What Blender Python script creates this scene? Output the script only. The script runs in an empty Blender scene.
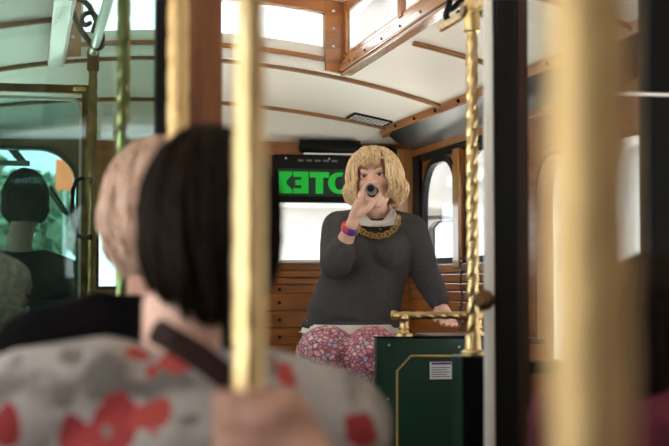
import bpy, bmesh, math, random
from mathutils import Vector, Matrix
random.seed(7)
PI = math.pi
SC = bpy.context.scene
COL = SC.collection
V3 = Vector

# ------------------------------------------------------------------ camera
FPX = 1400.0
CAM = V3((0, 0, 1.05))
PITCH = math.atan(59 / FPX)
YAW = math.atan(307 / FPX * math.cos(PITCH))
FWD = V3((math.sin(YAW) * math.cos(PITCH), math.cos(YAW) * math.cos(PITCH), math.sin(PITCH)))
RGT = V3((math.cos(YAW), -math.sin(YAW), 0))
UPV = RGT.cross(FWD)


def ray(px, py):
    return FWD + RGT * ((px - 334.5) / FPX) + UPV * ((223 - py) / FPX)


def W(px, py, d):            # measured point at camera depth d
    return CAM + ray(px, py) * d


def WY(px, py, y):           # measured point on the plane Y = y
    r = ray(px, py)
    return CAM + r * (y / r.y)


cd = bpy.data.cameras.new('camera')
cam = bpy.data.objects.new('camera', cd)
COL.objects.link(cam)
cam.matrix_world = Matrix((( RGT.x, UPV.x, -FWD.x, CAM.x), (RGT.y, UPV.y, -FWD.y, CAM.y),
                           (RGT.z, UPV.z, -FWD.z, CAM.z), (0, 0, 0, 1)))
cd.sensor_fit = 'HORIZONTAL'
cd.sensor_width = 36
cd.lens = FPX / 669 * 36
cd.clip_start = 0.05
cd.clip_end = 300
cd.dof.use_dof = True
cd.dof.focus_distance = 6.0
cd.dof.aperture_fstop = 3.5
cd.dof.aperture_blades = 0
SC.camera = cam

# ------------------------------------------------------------------ materials
def _nt(name):
    m = bpy.data.materials.new(name)
    m.use_nodes = True
    nt = m.node_tree
    return m, nt, nt.nodes['Principled BSDF']


def c4(c):
    return (c[0], c[1], c[2], 1)


def mat(name, col, rough=.5, metal=0., col2=None, scale=(1, 1, 1), nscale=6., detail=4., bump=0., coat=0., lo=.35, hi=.65, spec=.5):
    m, nt, b = _nt(name)
    b.inputs['Base Color'].default_value = c4(col)
    b.inputs['Roughness'].default_value = rough
    b.inputs['Metallic'].default_value = metal
    b.inputs['Coat Weight'].default_value = coat
    b.inputs['Coat Roughness'].default_value = .08
    b.inputs['Specular IOR Level'].default_value = spec
    if col2 is not None or bump:
        tc = nt.nodes.new('ShaderNodeTexCoord')
        mp = nt.nodes.new('ShaderNodeMapping')
        mp.inputs['Scale'].default_value = scale
        nz = nt.nodes.new('ShaderNodeTexNoise')
        nz.inputs['Scale'].default_value = nscale
        nz.inputs['Detail'].default_value = detail
        nt.links.new(tc.outputs['Object'], mp.inputs['Vector'])
        nt.links.new(mp.outputs['Vector'], nz.inputs['Vector'])
        if col2 is not None:
            rp = nt.nodes.new('ShaderNodeValToRGB')
            rp.color_ramp.elements[0].position = lo
            rp.color_ramp.elements[0].color = c4(col)
            rp.color_ramp.elements[1].position = hi
            rp.color_ramp.elements[1].color = c4(col2)
            nt.links.new(nz.outputs['Fac'], rp.inputs['Fac'])
            nt.links.new(rp.outputs['Color'], b.inputs['Base Color'])
        if bump:
            bp = nt.nodes.new('ShaderNodeBump')
            bp.inputs['Strength'].default_value = bump
            bp.inputs['Distance'].default_value = .004
            nt.links.new(nz.outputs['Fac'], bp.inputs['Height'])
            nt.links.new(bp.outputs['Normal'], b.inputs['Normal'])
    return m


def glass(name, tint=(1, 1, 1), refl=.07, haze=0., hazecol=(.7, .8, .8)):
    m, nt, b = _nt(name)
    nt.nodes.remove(b)
    out = nt.nodes['Material Output']
    tr = nt.nodes.new('ShaderNodeBsdfTransparent')
    tr.inputs['Color'].default_value = c4(tint)
    gl = nt.nodes.new('ShaderNodeBsdfGlossy')
    gl.inputs['Roughness'].default_value = .03
    fc = nt.nodes.new('ShaderNodeLayerWeight')
    fc.inputs['Blend'].default_value = .5
    pw = nt.nodes.new('ShaderNodeMath')
    pw.operation = 'POWER'
    pw.inputs[1].default_value = 5
    lw = nt.nodes.new('ShaderNodeMath')
    lw.operation = 'MULTIPLY_ADD'
    lw.inputs[1].default_value = .55
    lw.inputs[2].default_value = refl
    nt.links.new(fc.outputs['Facing'], pw.inputs[0])
    nt.links.new(pw.outputs[0], lw.inputs[0])
    mx = nt.nodes.new('ShaderNodeMixShader')
    nt.links.new(lw.outputs[0], mx.inputs[0])
    src = tr
    if haze:
        df = nt.nodes.new('ShaderNodeBsdfDiffuse')
        df.inputs['Color'].default_value = c4(hazecol)
        m2 = nt.nodes.new('ShaderNodeMixShader')
        tc = nt.nodes.new('ShaderNodeTexCoord')
        mp = nt.nodes.new('ShaderNodeMapping')
        mp.inputs['Scale'].default_value = (1, 1, 14)
        nz = nt.nodes.new('ShaderNodeTexNoise')
        nz.inputs['Scale'].default_value = 5
        ma = nt.nodes.new('ShaderNodeMath')
        ma.operation = 'MULTIPLY'
        ma.inputs[1].default_value = haze * 2
        nt.links.new(tc.outputs['Object'], mp.inputs[0])
        nt.links.new(mp.outputs[0], nz.inputs[0])
        nt.links.new(nz.outputs['Fac'], ma.inputs[0])
        nt.links.new(ma.outputs[0], m2.inputs[0])
        nt.links.new(tr.outputs[0], m2.inputs[1])
        nt.links.new(df.outputs[0], m2.inputs[2])
        src = m2
    nt.links.new(src.outputs[0], mx.inputs[1])
    nt.links.new(gl.outputs[0], mx.inputs[2])
    nt.links.new(mx.outputs[0], out.inputs['Surface'])
    return m


def emit(name, col, s):
    m, nt, b = _nt(name)
    b.inputs['Base Color'].default_value = c4((col[0] * .5, col[1] * .5, col[2] * .5))
    b.inputs['Emission Color'].default_value = c4(col)
    b.inputs['Emission Strength'].default_value = s
    return m


def floral(name, base, spots, rough=.85):
    """printed cotton: each spot = (centre in object space, radius, colour), edges broken up by noise"""
    m, nt, b = _nt(name)
    b.inputs['Roughness'].default_value = rough
    tc = nt.nodes.new('ShaderNodeTexCoord')
    nz = nt.nodes.new('ShaderNodeTexNoise')
    nz.inputs['Scale'].default_value = 22
    nt.links.new(tc.outputs['Object'], nz.inputs[0])
    n2 = nt.nodes.new('ShaderNodeTexNoise')
    n2.inputs['Scale'].default_value = 16
    nt.links.new(tc.outputs['Object'], n2.inputs[0])
    r0 = nt.nodes.new('ShaderNodeValToRGB')
    r0.color_ramp.elements[0].position = .36
    r0.color_ramp.elements[0].color = (.15, .13, .12, 1)
    r0.color_ramp.elements[1].position = .52
    r0.color_ramp.elements[1].color = c4(base)
    nt.links.new(n2.outputs['Fac'], r0.inputs[0])
    last = r0.outputs[0]
    for (p, r, col) in spots:
        dn = nt.nodes.new('ShaderNodeVectorMath')
        dn.operation = 'DISTANCE'
        dn.inputs[1].default_value = tuple(p)
        nt.links.new(tc.outputs['Object'], dn.inputs[0])
        ad = nt.nodes.new('ShaderNodeMath')
        ad.operation = 'MULTIPLY_ADD'
        ad.inputs[1].default_value = .075
        nt.links.new(nz.outputs['Fac'], ad.inputs[0])
        nt.links.new(dn.outputs['Value'], ad.inputs[2])
        ls = nt.nodes.new('ShaderNodeMath')
        ls.operation = 'LESS_THAN'
        ls.inputs[1].default_value = r + .037
        nt.links.new(ad.outputs[0], ls.inputs[0])
        mx = nt.nodes.new('ShaderNodeMixRGB')
        nt.links.new(ls.outputs[0], mx.inputs[0])
        nt.links.new(last, mx.inputs[1])
        mx.inputs[2].default_value = c4(col)
        last = mx.outputs[0]
    nt.links.new(last, b.inputs['Base Color'])
    return m


def mosaic(name, cols, edge, sc, stretch):
    m, nt, b = _nt(name)
    b.inputs['Roughness'].default_value = .75
    tc = nt.nodes.new('ShaderNodeTexCoord')
    mp = nt.nodes.new('ShaderNodeMapping')
    mp.inputs['Scale'].default_value = stretch
    mp.inputs['Rotation'].default_value = (.2, .5, .3)
    nt.links.new(tc.outputs['Object'], mp.inputs[0])
    vo = nt.nodes.new('ShaderNodeTexVoronoi')
    vo.inputs['Scale'].default_value = sc
    v2 = nt.nodes.new('ShaderNodeTexVoronoi')
    v2.feature = 'DISTANCE_TO_EDGE'
    v2.inputs['Scale'].default_value = sc
    nz = nt.nodes.new('ShaderNodeTexNoise')
    nz.inputs['Scale'].default_value = 9
    for n in (vo, v2, nz):
        nt.links.new(mp.outputs[0], n.inputs['Vector'])
    sep = nt.nodes.new('ShaderNodeSeparateColor')
    nt.links.new(vo.outputs['Color'], sep.inputs[0])
    rp = nt.nodes.new('ShaderNodeValToRGB')
    rp.color_ramp.interpolation = 'CONSTANT'
    els = rp.color_ramp.elements
    for i, c in enumerate(cols):
        e = els[0] if i == 0 else (els[1] if i == 1 else els.new(i / len(cols)))
        e.position = i / len(cols)
        e.color = c4(c)
    nt.links.new(sep.outputs[0], rp.inputs[0])
    re = nt.nodes.new('ShaderNodeValToRGB')
    re.color_ramp.elements[0].position = .03
    re.color_ramp.elements[0].color = (1, 1, 1, 1)
    re.color_ramp.elements[1].position = .16
    re.color_ramp.elements[1].color = (0, 0, 0, 1)
    nt.links.new(v2.outputs['Distance'], re.inputs[0])
    mx = nt.nodes.new('ShaderNodeMixRGB')
    nt.links.new(re.outputs[0], mx.inputs[0])
    nt.links.new(rp.outputs[0], mx.inputs[1])
    mx.inputs[2].default_value = c4(edge)
    nt.links.new(mx.outputs[0], b.inputs['Base Color'])
    return m


M = {}
M['wood'] = mat('varnished wood', (.22, .070, .015), .35, col2=(.37, .135, .032), scale=(1.2, 1.2, 9), nscale=3, coat=.15, detail=6)
M['wood_y'] = mat('varnished wood lengthwise', (.27, .085, .018), .3, col2=(.42, .155, .036), scale=(9, .8, 9), nscale=3, coat=.2, detail=6)
M['wood_v'] = mat('varnished wood upright', (.34, .13, .03), .3, col2=(.52, .23, .06), scale=(9, 9, .8), nscale=3, coat=.4, detail=6)
M['wood_dark'] = mat('dark red stained wood', (.10, .034, .012), .4, col2=(.19, .070, .022), scale=(8, 8, .7), nscale=3, coat=.1, spec=.3)
M['ebony'] = mat('near black stained wood', (.022, .009, .006), .45, col2=(.035, .014, .009), scale=(8, 8, .7), nscale=3, spec=.25)
M['print'] = mat('pale printed text', (.42, .44, .46), .8)
M['gloss_wood'] = mat('glossy lacquered wood moulding', (.30, .12, .05), .24, col2=(.42, .19, .08), scale=(9, .8, 9), nscale=3, coat=.35)
M['cream'] = mat('cream painted headlining', (.75, .71, .63), .42, col2=(.80, .76, .68), nscale=1.2)
M['seam'] = mat('brown wood roof strip', (.22, .095, .035), .4, col2=(.3, .14, .055), scale=(1, 9, 9), nscale=3)
M['black'] = mat('black painted metal', (.004, .004, .0043), .5, spec=.14)
M['black_rough'] = mat('black rubber', (.008, .0075, .0075), .8, spec=.2)
M['duct'] = mat('charcoal vinyl duct', (.035, .036, .038), .33, bump=.1, nscale=80)
M['brass'] = mat('twisted polished brass', (.66, .47, .22), .28, 1., col2=(.74, .56, .29), nscale=14)
M['brass_dull'] = mat('worn satin brass', (.64, .45, .21), .6, 1., col2=(.72, .53, .27), nscale=6)
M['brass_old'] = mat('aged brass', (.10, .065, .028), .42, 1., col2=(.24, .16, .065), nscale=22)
M['bronze'] = mat('dark bronze', (.12, .065, .03), .4, .9)
M['steel'] = mat('brushed aluminium', (.62, .60, .57), .3, .9, col2=(.72, .7, .68), nscale=30)
M['white'] = mat('off white paint', (.72, .70, .66), .45)
M['paper'] = mat('white paper', (.75, .76, .76), .8)
M['green'] = mat('dark green enamel', (.004, .034, .021), .3, col2=(.005, .042, .026), nscale=3, coat=.15)
M['gold'] = mat('gold pinstripe', (.48, .34, .11), .4, .3)
M['glass'] = glass('clear window glass', (.96, .98, .97), .03)
M['teal_glass'] = glass('green tinted glass', (.58, .73, .69), .05)
M['plexi'] = glass('scratched acrylic', (.70, .84, .84), .05, .022)
M['rpane'] = glass('faintly grey glass', (.86, .88, .88), .06)
M['floor'] = mat('dark rubber floor', (.05, .045, .04), .6, col2=(.07, .062, .055), nscale=20)
M['led'] = emit('green lit letters', (.0, .58, .04), .33)
M['led_dim'] = mat('dark green display glass', (.002, .022, .010), .3)
M['skin'] = mat('fair skin', (.70, .41, .31), .5, col2=(.79, .50, .40), nscale=7)
M['skin_pink'] = mat('pinkish skin', (.46, .22, .155), .55, col2=(.53, .27, .20), nscale=9)
M['sweater'] = mat('charcoal knit', (.056, .053, .055), .95, col2=(.080, .075, .077), nscale=120, bump=.4, spec=.2)
M['shirt_white'] = mat('white cotton', (.74, .72, .68), .8)
M['blonde'] = mat('blonde hair', (.50, .29, .12), .5, col2=(.95, .76, .50), scale=(1, 1, .07), nscale=120, lo=.30, hi=.62)
M['dark_hair'] = mat('dark brown hair', (.008, .0045, .003), .7, col2=(.016, .009, .0055), nscale=40, spec=.08)
M['white_hair'] = mat('strawberry grey hair', (.44, .28, .205), .7, col2=(.60, .43, .345), nscale=40)
M['grey_hair'] = mat('ash grey hair', (.30, .22, .19), .5, col2=(.52, .42, .36), nscale=50)
M['black_cloth'] = mat('black cloth', (.005, .0045, .005), 1.0, spec=.05)
M['dark_cloth'] = mat('dark navy cloth', (.02, .022, .028), .9, col2=(.03, .032, .04), nscale=30)
M['pink_cloth'] = mat('raspberry cloth', (.085, .008, .022), .95, col2=(.13, .014, .035), nscale=25)
M['leggings'] = mosaic('pink mosaic print leggings', [(.62, .20, .24), (.78, .40, .40), (.50, .16, .24), (.70, .30, .33), (.55, .38, .50), (.82, .50, .48)], (.17, .06, .10), 44, (1, 1, 1.25))
M['trousers'] = mat('dark trousers', (.03, .03, .04), .9)
M['shoe'] = mat('black leather shoe', (.012, .011, .01), .4)
M['strap'] = mat('dark brown leather strap', (.022, .009, .007), .75, spec=.15)
M['iris'] = mat('dark eye', (.03, .02, .018), .2)
M['eye_white'] = mat('eye white', (.62, .56, .53), .3)
M['lips'] = mat('rose lips', (.48, .10, .10), .4)
M['brow'] = mat('light brown eyebrow', (.34, .20, .12), .8)
M['skin_tan'] = mat('tanned skin', (.36, .175, .12), .6, col2=(.42, .215, .15), nscale=9)
M['nail'] = mat('red nail varnish', (.55, .03, .05), .25)
M['red'] = mat('red orange enamel', (.72, .07, .03), .4)
M['purple'] = mat('violet enamel', (.12, .04, .30), .4)
M['yellow'] = mat('lime yellow enamel', (.75, .72, .15), .4)
M['magenta'] = mat('magenta enamel', (.45, .04, .16), .4)
M['chain'] = mat('gold chain metal', (.60, .40, .16), .3, 1.)
M['grey_plastic'] = mat('grey plastic', (.16, .16, .165), .35)
M['street'] = mat('pale sunlit concrete', (.50, .49, .47), .85, col2=(.56, .55, .53), nscale=3)
M['pavement'] = mat('pale sunlit paving', (.55, .54, .52), .85, col2=(.60, .59, .57), nscale=3)
M['facade'] = mat('grey stone facade', (.23, .22, .215), .8, col2=(.27, .26, .25), nscale=.6)
M['facade2'] = mat('cream stucco', (.27, .265, .26), .8, col2=(.31, .30, .295), nscale=.6)
M['ext_glass'] = mat('dark window glass', (.10, .14, .16), .12)
M['ext_frame'] = mat('slate window frame', (.12, .14, .16), .5)
M['leaf'] = mat('green leaves', (.08, .13, .085), .7, col2=(.15, .22, .13), nscale=3)
M['leaf_y'] = mat('yellow green leaves', (.30, .36, .05), .7, col2=(.42, .46, .09), nscale=3)
M['bark'] = mat('bark', (.1, .07, .05), .9)
M['orange'] = mat('orange sign sheet', (.85, .16, .05), .5)
M['mirror'] = mat('mirror silver', (.75, .8, .85), .03, 1.)
M['body'] = mat('cream coach paint', (.6, .56, .46), .3)

# ------------------------------------------------------------------ mesh helpers
class MB:
    def __init__(s):
        s.v, s.f = [], []

    def add(s, vs, fs):
        b = len(s.v)
        s.v += [V3(p) for p in vs]
        s.f += [tuple(i + b for i in f) for f in fs]
        return s

    def box(s, x0, x1, y0, y1, z0, z1):
        vs = [(x, y, z) for z in (z0, z1) for y in (y0, y1) for x in (x0, x1)]
        return s.add(vs, [(0, 2, 3, 1), (4, 5, 7, 6), (0, 1, 5, 4), (2, 6, 7, 3), (0, 4, 6, 2), (1, 3, 7, 5)])

    def obox(s, c, ax, ay, az, hx, hy, hz):      # oriented box
        c = V3(c)
        vs = [c + ax * (hx * i) + ay * (hy * j) + az * (hz * k) for k in (-1, 1) for j in (-1, 1) for i in (-1, 1)]
        return s.add(vs, [(0, 2, 3, 1), (4, 5, 7, 6), (0, 1, 5, 4), (2, 6, 7, 3), (0, 4, 6, 2), (1, 3, 7, 5)])

    def prism(s, pts, to3, t0, t1):              # outline (u,w) extruded from t0 to t1
        n = len(pts)
        vs = [to3(u, w, t0) for u, w in pts] + [to3(u, w, t1) for u, w in pts]
        fs = [tuple(range(n)), tuple(range(2 * n - 1, n - 1, -1))]
        fs += [(i, (i + 1) % n, n + (i + 1) % n, n + i) for i in range(n)]
        return s.add(vs, fs)

    def ring(s, out, inn, to3, t0, t1):          # frame between two outlines
        n = len(out)
        vs = [to3(u, w, t) for t in (t0, t1) for P in (out, inn) for u, w in P]
        fs = []
        for i in range(n):
            j = (i + 1) % n
            fs += [(i, j, n + j, n + i), (2 * n + i, 3 * n + i, 3 * n + j, 2 * n + j),
                   (i, 2 * n + i, 2 * n + j, j), (n + i, n + j, 3 * n + j, 3 * n + i)]
        return s.add(vs, fs)

    def loft(s, cs, ab, hint=V3((1, 0, 0)), n=16, cap=True, closed=False):
        """rings round the path cs with half-axes ab; rounded ends when cap"""
        cs = [V3(c) for c in cs]
        m = len(cs)
        rings = []
        for i in range(m):
            if closed:
                t = cs[(i + 1) % m] - cs[i - 1]
            else:
                t = cs[min(i + 1, m - 1)] - cs[max(i - 1, 0)]
            t = t.normalized()
            a = hint - t * hint.dot(t)
            if a.length < 1e-3:
                a = V3((0, 1, 0)) - t * t.y
                if a.length < 1e-3:
                    a = V3((1, 0, 0))
            a.normalize()
            b = t.cross(a)
            r = ab[i]
            ra, rb = r if isinstance(r, tuple) else (r, r)
            rings.append((cs[i], a, b, ra, rb, t))
        full = []
        if cap and not closed:
            for k in (1, 2, 3):
                ph = PI / 2 * (1 - k / 4.0)
                c, a, b, ra, rb, t = rings[0]
                d = min(ra, rb)
                full.append((c - t * (d * math.sin(ph)), a, b, ra * math.cos(ph), rb * math.cos(ph)))
        for c, a, b, ra, rb, t in rings:
            full.append((c, a, b, ra, rb))
        if cap and not closed:
            for k in (3, 2, 1):
                ph = PI / 2 * (1 - k / 4.0)
                c, a, b, ra, rb, t = rings[-1]
                d = min(ra, rb)
                full.append((c + t * (d * math.sin(ph)), a, b, ra * math.cos(ph), rb * math.cos(ph)))
        vs, fs = [], []
        for c, a, b, ra, rb in full:
            for j in range(n):
                th = 2 * PI * j / n
                vs.append(c + a * (ra * math.cos(th)) + b * (rb * math.sin(th)))
        L = len(full)
        for i in range(L if closed else L - 1):
            for j in range(n):
                k, l = (j + 1) % n, (i + 1) % L
                fs.append((i * n + j, i * n + k, l * n + k, l * n + j))
        if not closed:
            fs.append(tuple(range(n - 1, -1, -1)))
            fs.append(tuple((L - 1) * n + j for j in range(n)))
        return s.add(vs, fs)

    def tube(s, pts, r, n=10, closed=False, hint=V3((.3, .2, .93))):
        rr = r if isinstance(r, list) else [r] * len(pts)
        return s.loft(pts, rr, hint, n, False, closed)

    def cap(s, a, b, ra, rb=None, n=14):         # tapered capsule
        return s.loft([a, b], [ra, ra if rb is None else rb], V3((.31, .2, .93)), n)

    def ell(s, c, ax, ay, az, rx, ry, rz, nu=20, nv=12):
        vs, fs = [], []
        for i in range(1, nv):
            th = PI * i / nv
            for j in range(nu):
                ph = 2 * PI * j / nu
                vs.append(V3(c) + ax * (rx * math.sin(th) * math.cos(ph)) + ay * (ry * math.sin(th) * math.sin(ph)) + az * (rz * math.cos(th)))
        for i in range(nv - 2):
            for j in range(nu):
                k = (j + 1) % nu
                fs.append((i * nu + j, (i + 1) * nu + j, (i + 1) * nu + k, i * nu + k))
        t = len(vs)
        vs += [V3(c) + az * rz, V3(c) - az * rz]
        for j in range(nu):
            k = (j + 1) % nu
            fs += [(t, j, k), (t + 1, (nv - 2) * nu + k, (nv - 2) * nu + j)]
        return s.add(vs, fs)

    def sph(s, c, r, n=12):
        X, Y, Z = V3((1, 0, 0)), V3((0, 1, 0)), V3((0, 0, 1))
        return s.ell(c, X, Y, Z, r, r, r, n, max(6, n // 2 + 2))

    def lathe(s, c, axis, prof, n=20):           # prof: (distance along axis, radius)
        axis = V3(axis).normalized()
        h = V3((1, 0, 0)) if abs(axis.x) < .9 else V3((0, 1, 0))
        a = axis.cross(h).normalized()
        b = axis.cross(a)
        vs, fs = [], []
        for d, r in prof:
            for j in range(n):
                th = 2 * PI * j / n
                vs.append(V3(c) + axis * d + a * (max(r, 1e-4) * math.cos(th)) + b * (max(r, 1e-4) * math.sin(th)))
        for i in range(len(prof) - 1):
            for j in range(n):
                k = (j + 1) % n
                fs.append((i * n + j, i * n + k, (i + 1) * n + k, (i + 1) * n + j))
        fs.append(tuple(range(n - 1, -1, -1)))
        fs.append(tuple((len(prof) - 1) * n + j for j in range(n)))
        return s.add(vs, fs)

    def twist(s, a, b, R=.018, starts=3, pitch=.09, n=20, step=.006, depth=.13):
        """rope-twisted bar from a to b"""
        a, b = V3(a), V3(b)
        L = (b - a).length
        t = (b - a) / L
        h = V3((1, 0, 0)) if abs(t.x) < .9 else V3((0, 0, 1))
        u = t.cross(h).normalized()
        w = t.cross(u)
        m = max(2, int(L / step))
        vs, fs = [], []
        for i in range(m + 1):
            d = L * i / m
            for j in range(n):
                th = 2 * PI * j / n
                ph = starts * th - 2 * PI * d / pitch
                r = R * (1 - depth * (1 - abs(math.sin(ph / 2))) ** 1.5)
                vs.append(a + t * d + u * (r * math.cos(th)) + w * (r * math.sin(th)))
        for i in range(m):
            for j in range(n):
                k = (j + 1) % n
                fs.append((i * n + j, i * n + k, (i + 1) * n + k, (i + 1) * n + j))
        fs += [tuple(range(n - 1, -1, -1)), tuple(m * n + j for j in range(n))]
        return s.add(vs, fs)


ORG = {}


def build(name, mb, material, parent=None, smooth=False, bevel=0., origin=None, sub=0, remesh=0., msmooth=0):
    """one mesh object; vertices are given in world space"""
    if parent is not None:
        o0 = ORG[parent.name]
    elif origin is not None:
        o0 = V3(origin)
    else:
        xs = [p.x for p in mb.v]; ys = [p.y for p in mb.v]; zs = [p.z for p in mb.v]
        o0 = V3(((min(xs) + max(xs)) / 2, (min(ys) + max(ys)) / 2, min(zs)))
    me = bpy.data.meshes.new(name)
    me.from_pydata([tuple(p - o0) for p in mb.v], [], mb.f)
    bm = bmesh.new()
    bm.from_mesh(me)
    bmesh.ops.recalc_face_normals(bm, faces=bm.faces)
    bm.to_mesh(me)
    bm.free()
    ob = bpy.data.objects.new(name, me)
    COL.objects.link(ob)
    if remesh:
        md = ob.modifiers.new('r', 'REMESH')
        md.mode = 'VOXEL'
        md.voxel_size = remesh
        if msmooth:
            ms = ob.modifiers.new('s', 'SMOOTH')
            ms.factor = .5
            ms.iterations = msmooth
        dg = bpy.context.evaluated_depsgraph_get()
        me2 = bpy.data.meshes.new_from_object(ob.evaluated_get(dg))
        ob.modifiers.clear()
        ob.data = me2
        me2.name = name
        me = me2
    ms = material if isinstance(material, list) else [material]
    me.materials.clear()
    for m_ in ms:
        me.materials.append(m_)
    if smooth or remesh:
        me.shade_smooth()
        if not remesh:
            me.set_sharp_from_angle(angle=math.radians(40))
    if bevel:
        md = ob.modifiers.new('bevel', 'BEVEL')
        md.width = bevel
        md.segments = 2
        md.limit_method = 'ANGLE'
    if parent is not None:
        ob.parent = parent
        ob.location = (0, 0, 0)
    else:
        ob.location = o0
    ORG[ob.name] = o0
    return ob


def empty(name, loc):
    o = bpy.data.objects.new(name, None)
    COL.objects.link(o)
    o.location = loc
    o.empty_display_size = .1
    ORG[o.name] = V3(loc)
    return o


def tag(o, label, cat, group=None):
    o['label'] = label
    o['category'] = cat
    if group:
        o['group'] = group
    return o


def struct(o, label=None, cat=None):
    o['kind'] = 'structure'
    if label:
        o['label'] = label
    if cat:
        o['category'] = cat
    return o


def arch(ua, ub, za, zb, r, n=8):
    """upright rectangle with rounded upper corners, (u, z) counter-clockwise"""
    p = [(ua, za), (ub, za)]
    for i in range(n + 1):
        t = PI / 2 * i / n
        p.append((ub - r + r * math.cos(t), zb - r + r * math.sin(t)))
    for i in range(n + 1):
        t = PI / 2 + PI / 2 * i / n
        p.append((ua + r + r * math.cos(t), zb - r + r * math.sin(t)))
    return p


def wall(mb, to3, t0, t1, u0, u1, z0, z1, ops):
    """wall slab with arched openings ops = (ua, ub, za, zb, r)"""
    def bx(a, b, c, d):
        if b - a > 1e-4 and d - c > 1e-4:
            mb.prism([(a, c), (b, c), (b, d), (a, d)], to3, t0, t1)
    u = u0
    for (ua, ub, za, zb, r) in sorted(ops):
        bx(u, ua, z0, z1)
        bx(ua, ub, z0, za)
        bx(ua, ub, zb, z1)
        if r:
            n = 8
            arc = [(ub - r + r * math.cos(PI / 2 * i / n), zb - r + r * math.sin(PI / 2 * i / n)) for i in range(n + 1)]
            mb.prism(arc + [(ub, zb)], to3, t0, t1)
            arc = [(ua + r - r * math.sin(PI / 2 * i / n), zb - r + r * math.cos(PI / 2 * i / n)) for i in range(n + 1)]
            mb.prism(arc + [(ua, zb)], to3, t0, t1)
        u = ub
    bx(u, u1, z0, z1)
# ------------------------------------------------------------------ the vehicle
XL, XR, YF, YB = -.66, 2.06, 7.40, -2.5
XC = .65


def ceil_z(x, y):
    a = 2.045 - .126 * (x - XC) ** 2
    b = 1.992 - .083 * (x - XC) ** 2
    if y <= 6.14:
        return a
    if y <= 7.17:
        t = (y - 6.14) / 1.03
        return a + (b - a) * t
    t = min(1, (y - 7.17) / (YF - 7.17))
    return b + (1.803 - b) * t ** 1.3


toY = lambda u, w, t: V3((u, t, w))      # plane facing along Y: u = x
toX = lambda u, w, t: V3((t, u, w))      # plane facing along X: u = y

# floor
m = MB().box(XL - .06, XR + .06, YB - .06, YF + .06, -.06, 0)
struct(build('floor', m, M['floor']))

# right wall with its windows
R_OPS = [(6.57, 7.20, 1.145, 1.690, .22), (5.74, 6.44, 1.145, 1.690, .16)]
yy = 5.50
while yy > 1.4:
    R_OPS.append((yy - .55, yy, .714, 1.578, .17))
    yy -= .63
m = MB()
wall(m, toX, XR, XR + .07, YB, 5.62, 0, 1.86, R_OPS[2:])
wall(m, toX, XR, XR + .022, 5.62, YF + .08, 0, 1.86, R_OPS[:2])
struct(build('wall_right', m, M['wood']))
L_OPS = []
yy = 6.9
while yy > 1.0:
    L_OPS.append((yy - .72, yy, .80, 1.60, .17))
    yy -= .84
m = MB()
wall(m, toX, XL - .07, XL, YB, YF + .08, 0, 1.90, L_OPS)
struct(build('wall_left', m, M['wood']))
# front bulkhead with windscreens
F_OPS = [(-.56, .262, 1.01, 1.755, .20), (.345, .70, 1.01, 1.44, .12), (.86, 1.93, 1.157, 1.50, .0)]
m = MB()
wall(m, toY, YF, YF + .08, XL, XR, 0, 1.84, F_OPS)
wf = struct(build('wall_front', m, M['wood']))
B_OPS = [(.2, 1.2, 1.05, 1.58, .2)]
m = MB()
wall(m, toY, YB - .08, YB, XL, XR, 0, 1.95, B_OPS)
struct(build('wall_rear', m, M['wood']))

# tongue and groove boards below the front sill
m = MB()
z = 1.150
sc = MB()
for h in (.040, .040, .036, .048, .092, .092, .092, .1, .1, .1, .1, .1, .1):
    m.box(.70, XR - .02, YF - .022 - (.010 if h > .06 else 0), YF - .001, z - h + .004, z)
    if h >= .048:
        for x in (1.315, .95, 1.7):
            sc.sph((x, YF - (.034 if h > .06 else .024), z - h / 2), .009, 8)
    z -= h
struct(build('trim_1', m, M['wood'], bevel=.004))
ob = bpy.data.objects['trim_1']
build('screw', sc, M['black'], ob, smooth=True)
# light sill strip under the front window
m = MB().box(.80, 1.97, YF - .045, YF - .001, 1.151, 1.166)
struct(build('trim_2', m, M['white'], bevel=.003))
# right wall boards below the short windows
m = MB()
z = 1.140
for h in (.05, .045, .04, .05, .09, .09, .09, .1, .1, .1, .1, .1, .1):
    m.box(XR - .024, XR - .001, 5.62, YF - .03, z - h + .005, z)
    z -= h
struct(build('trim_3', m, M['wood_y'], bevel=.004))

# corner post and header of front right corner
m = MB().box(1.955, XR - .002, YF - .075, YF - .001, 1.16, 1.775)
struct(build('trim_4', m, M['wood_v'], bevel=.006))
m = MB().box(.60, 1.955, YF - .03, YF - .001, 1.725, 1.79)
struct(build('trim_5', m, M['wood'], bevel=.004))
# white moulding at the top of the front wall
m = MB().box(XL + .01, .74, YF - .05, YF - .002, 1.790, 1.832)
struct(build('trim_6', m, M['white'], bevel=.006))
# header board above right hand windows, with screws
m = MB().box(XR - .03, XR - .001, 5.0, YF - .06, 1.728, 1.800)
o = struct(build('trim_7', m, M['wood_y'], bevel=.004))
s = MB()
for k in range(8):
    s.sph((XR - .031, 7.16 - k * .33, 1.772), .009, 8)
build('screw', s, M['steel'], o, smooth=True)


def window(idx, to3, op, t_in, t_out, t_glass, fw, fmat, pmat, mull=()):
    """window in an opening: frame ring with its pane"""
    ua, ub, za, zb, r = op
    e = empty('window_%d' % idx, to3((ua + ub) / 2, za, t_in))
    struct(e)
    out = arch(ua, ub, za, zb, max(r, .004))
    inn = arch(ua + fw, ub - fw, za + fw, zb - fw, max(r - fw * .3, .003))
    build('frame', MB().ring(out, inn, to3, t_in, t_out), fmat, e)
    pin = arch(ua + fw * .6, ub - fw * .6, za + fw * .6, zb - fw * .6, max(r - fw * .2, .003))
    build('pane', MB().prism(pin, to3, t_glass, t_glass + .006), pmat, e)
    return e


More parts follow.
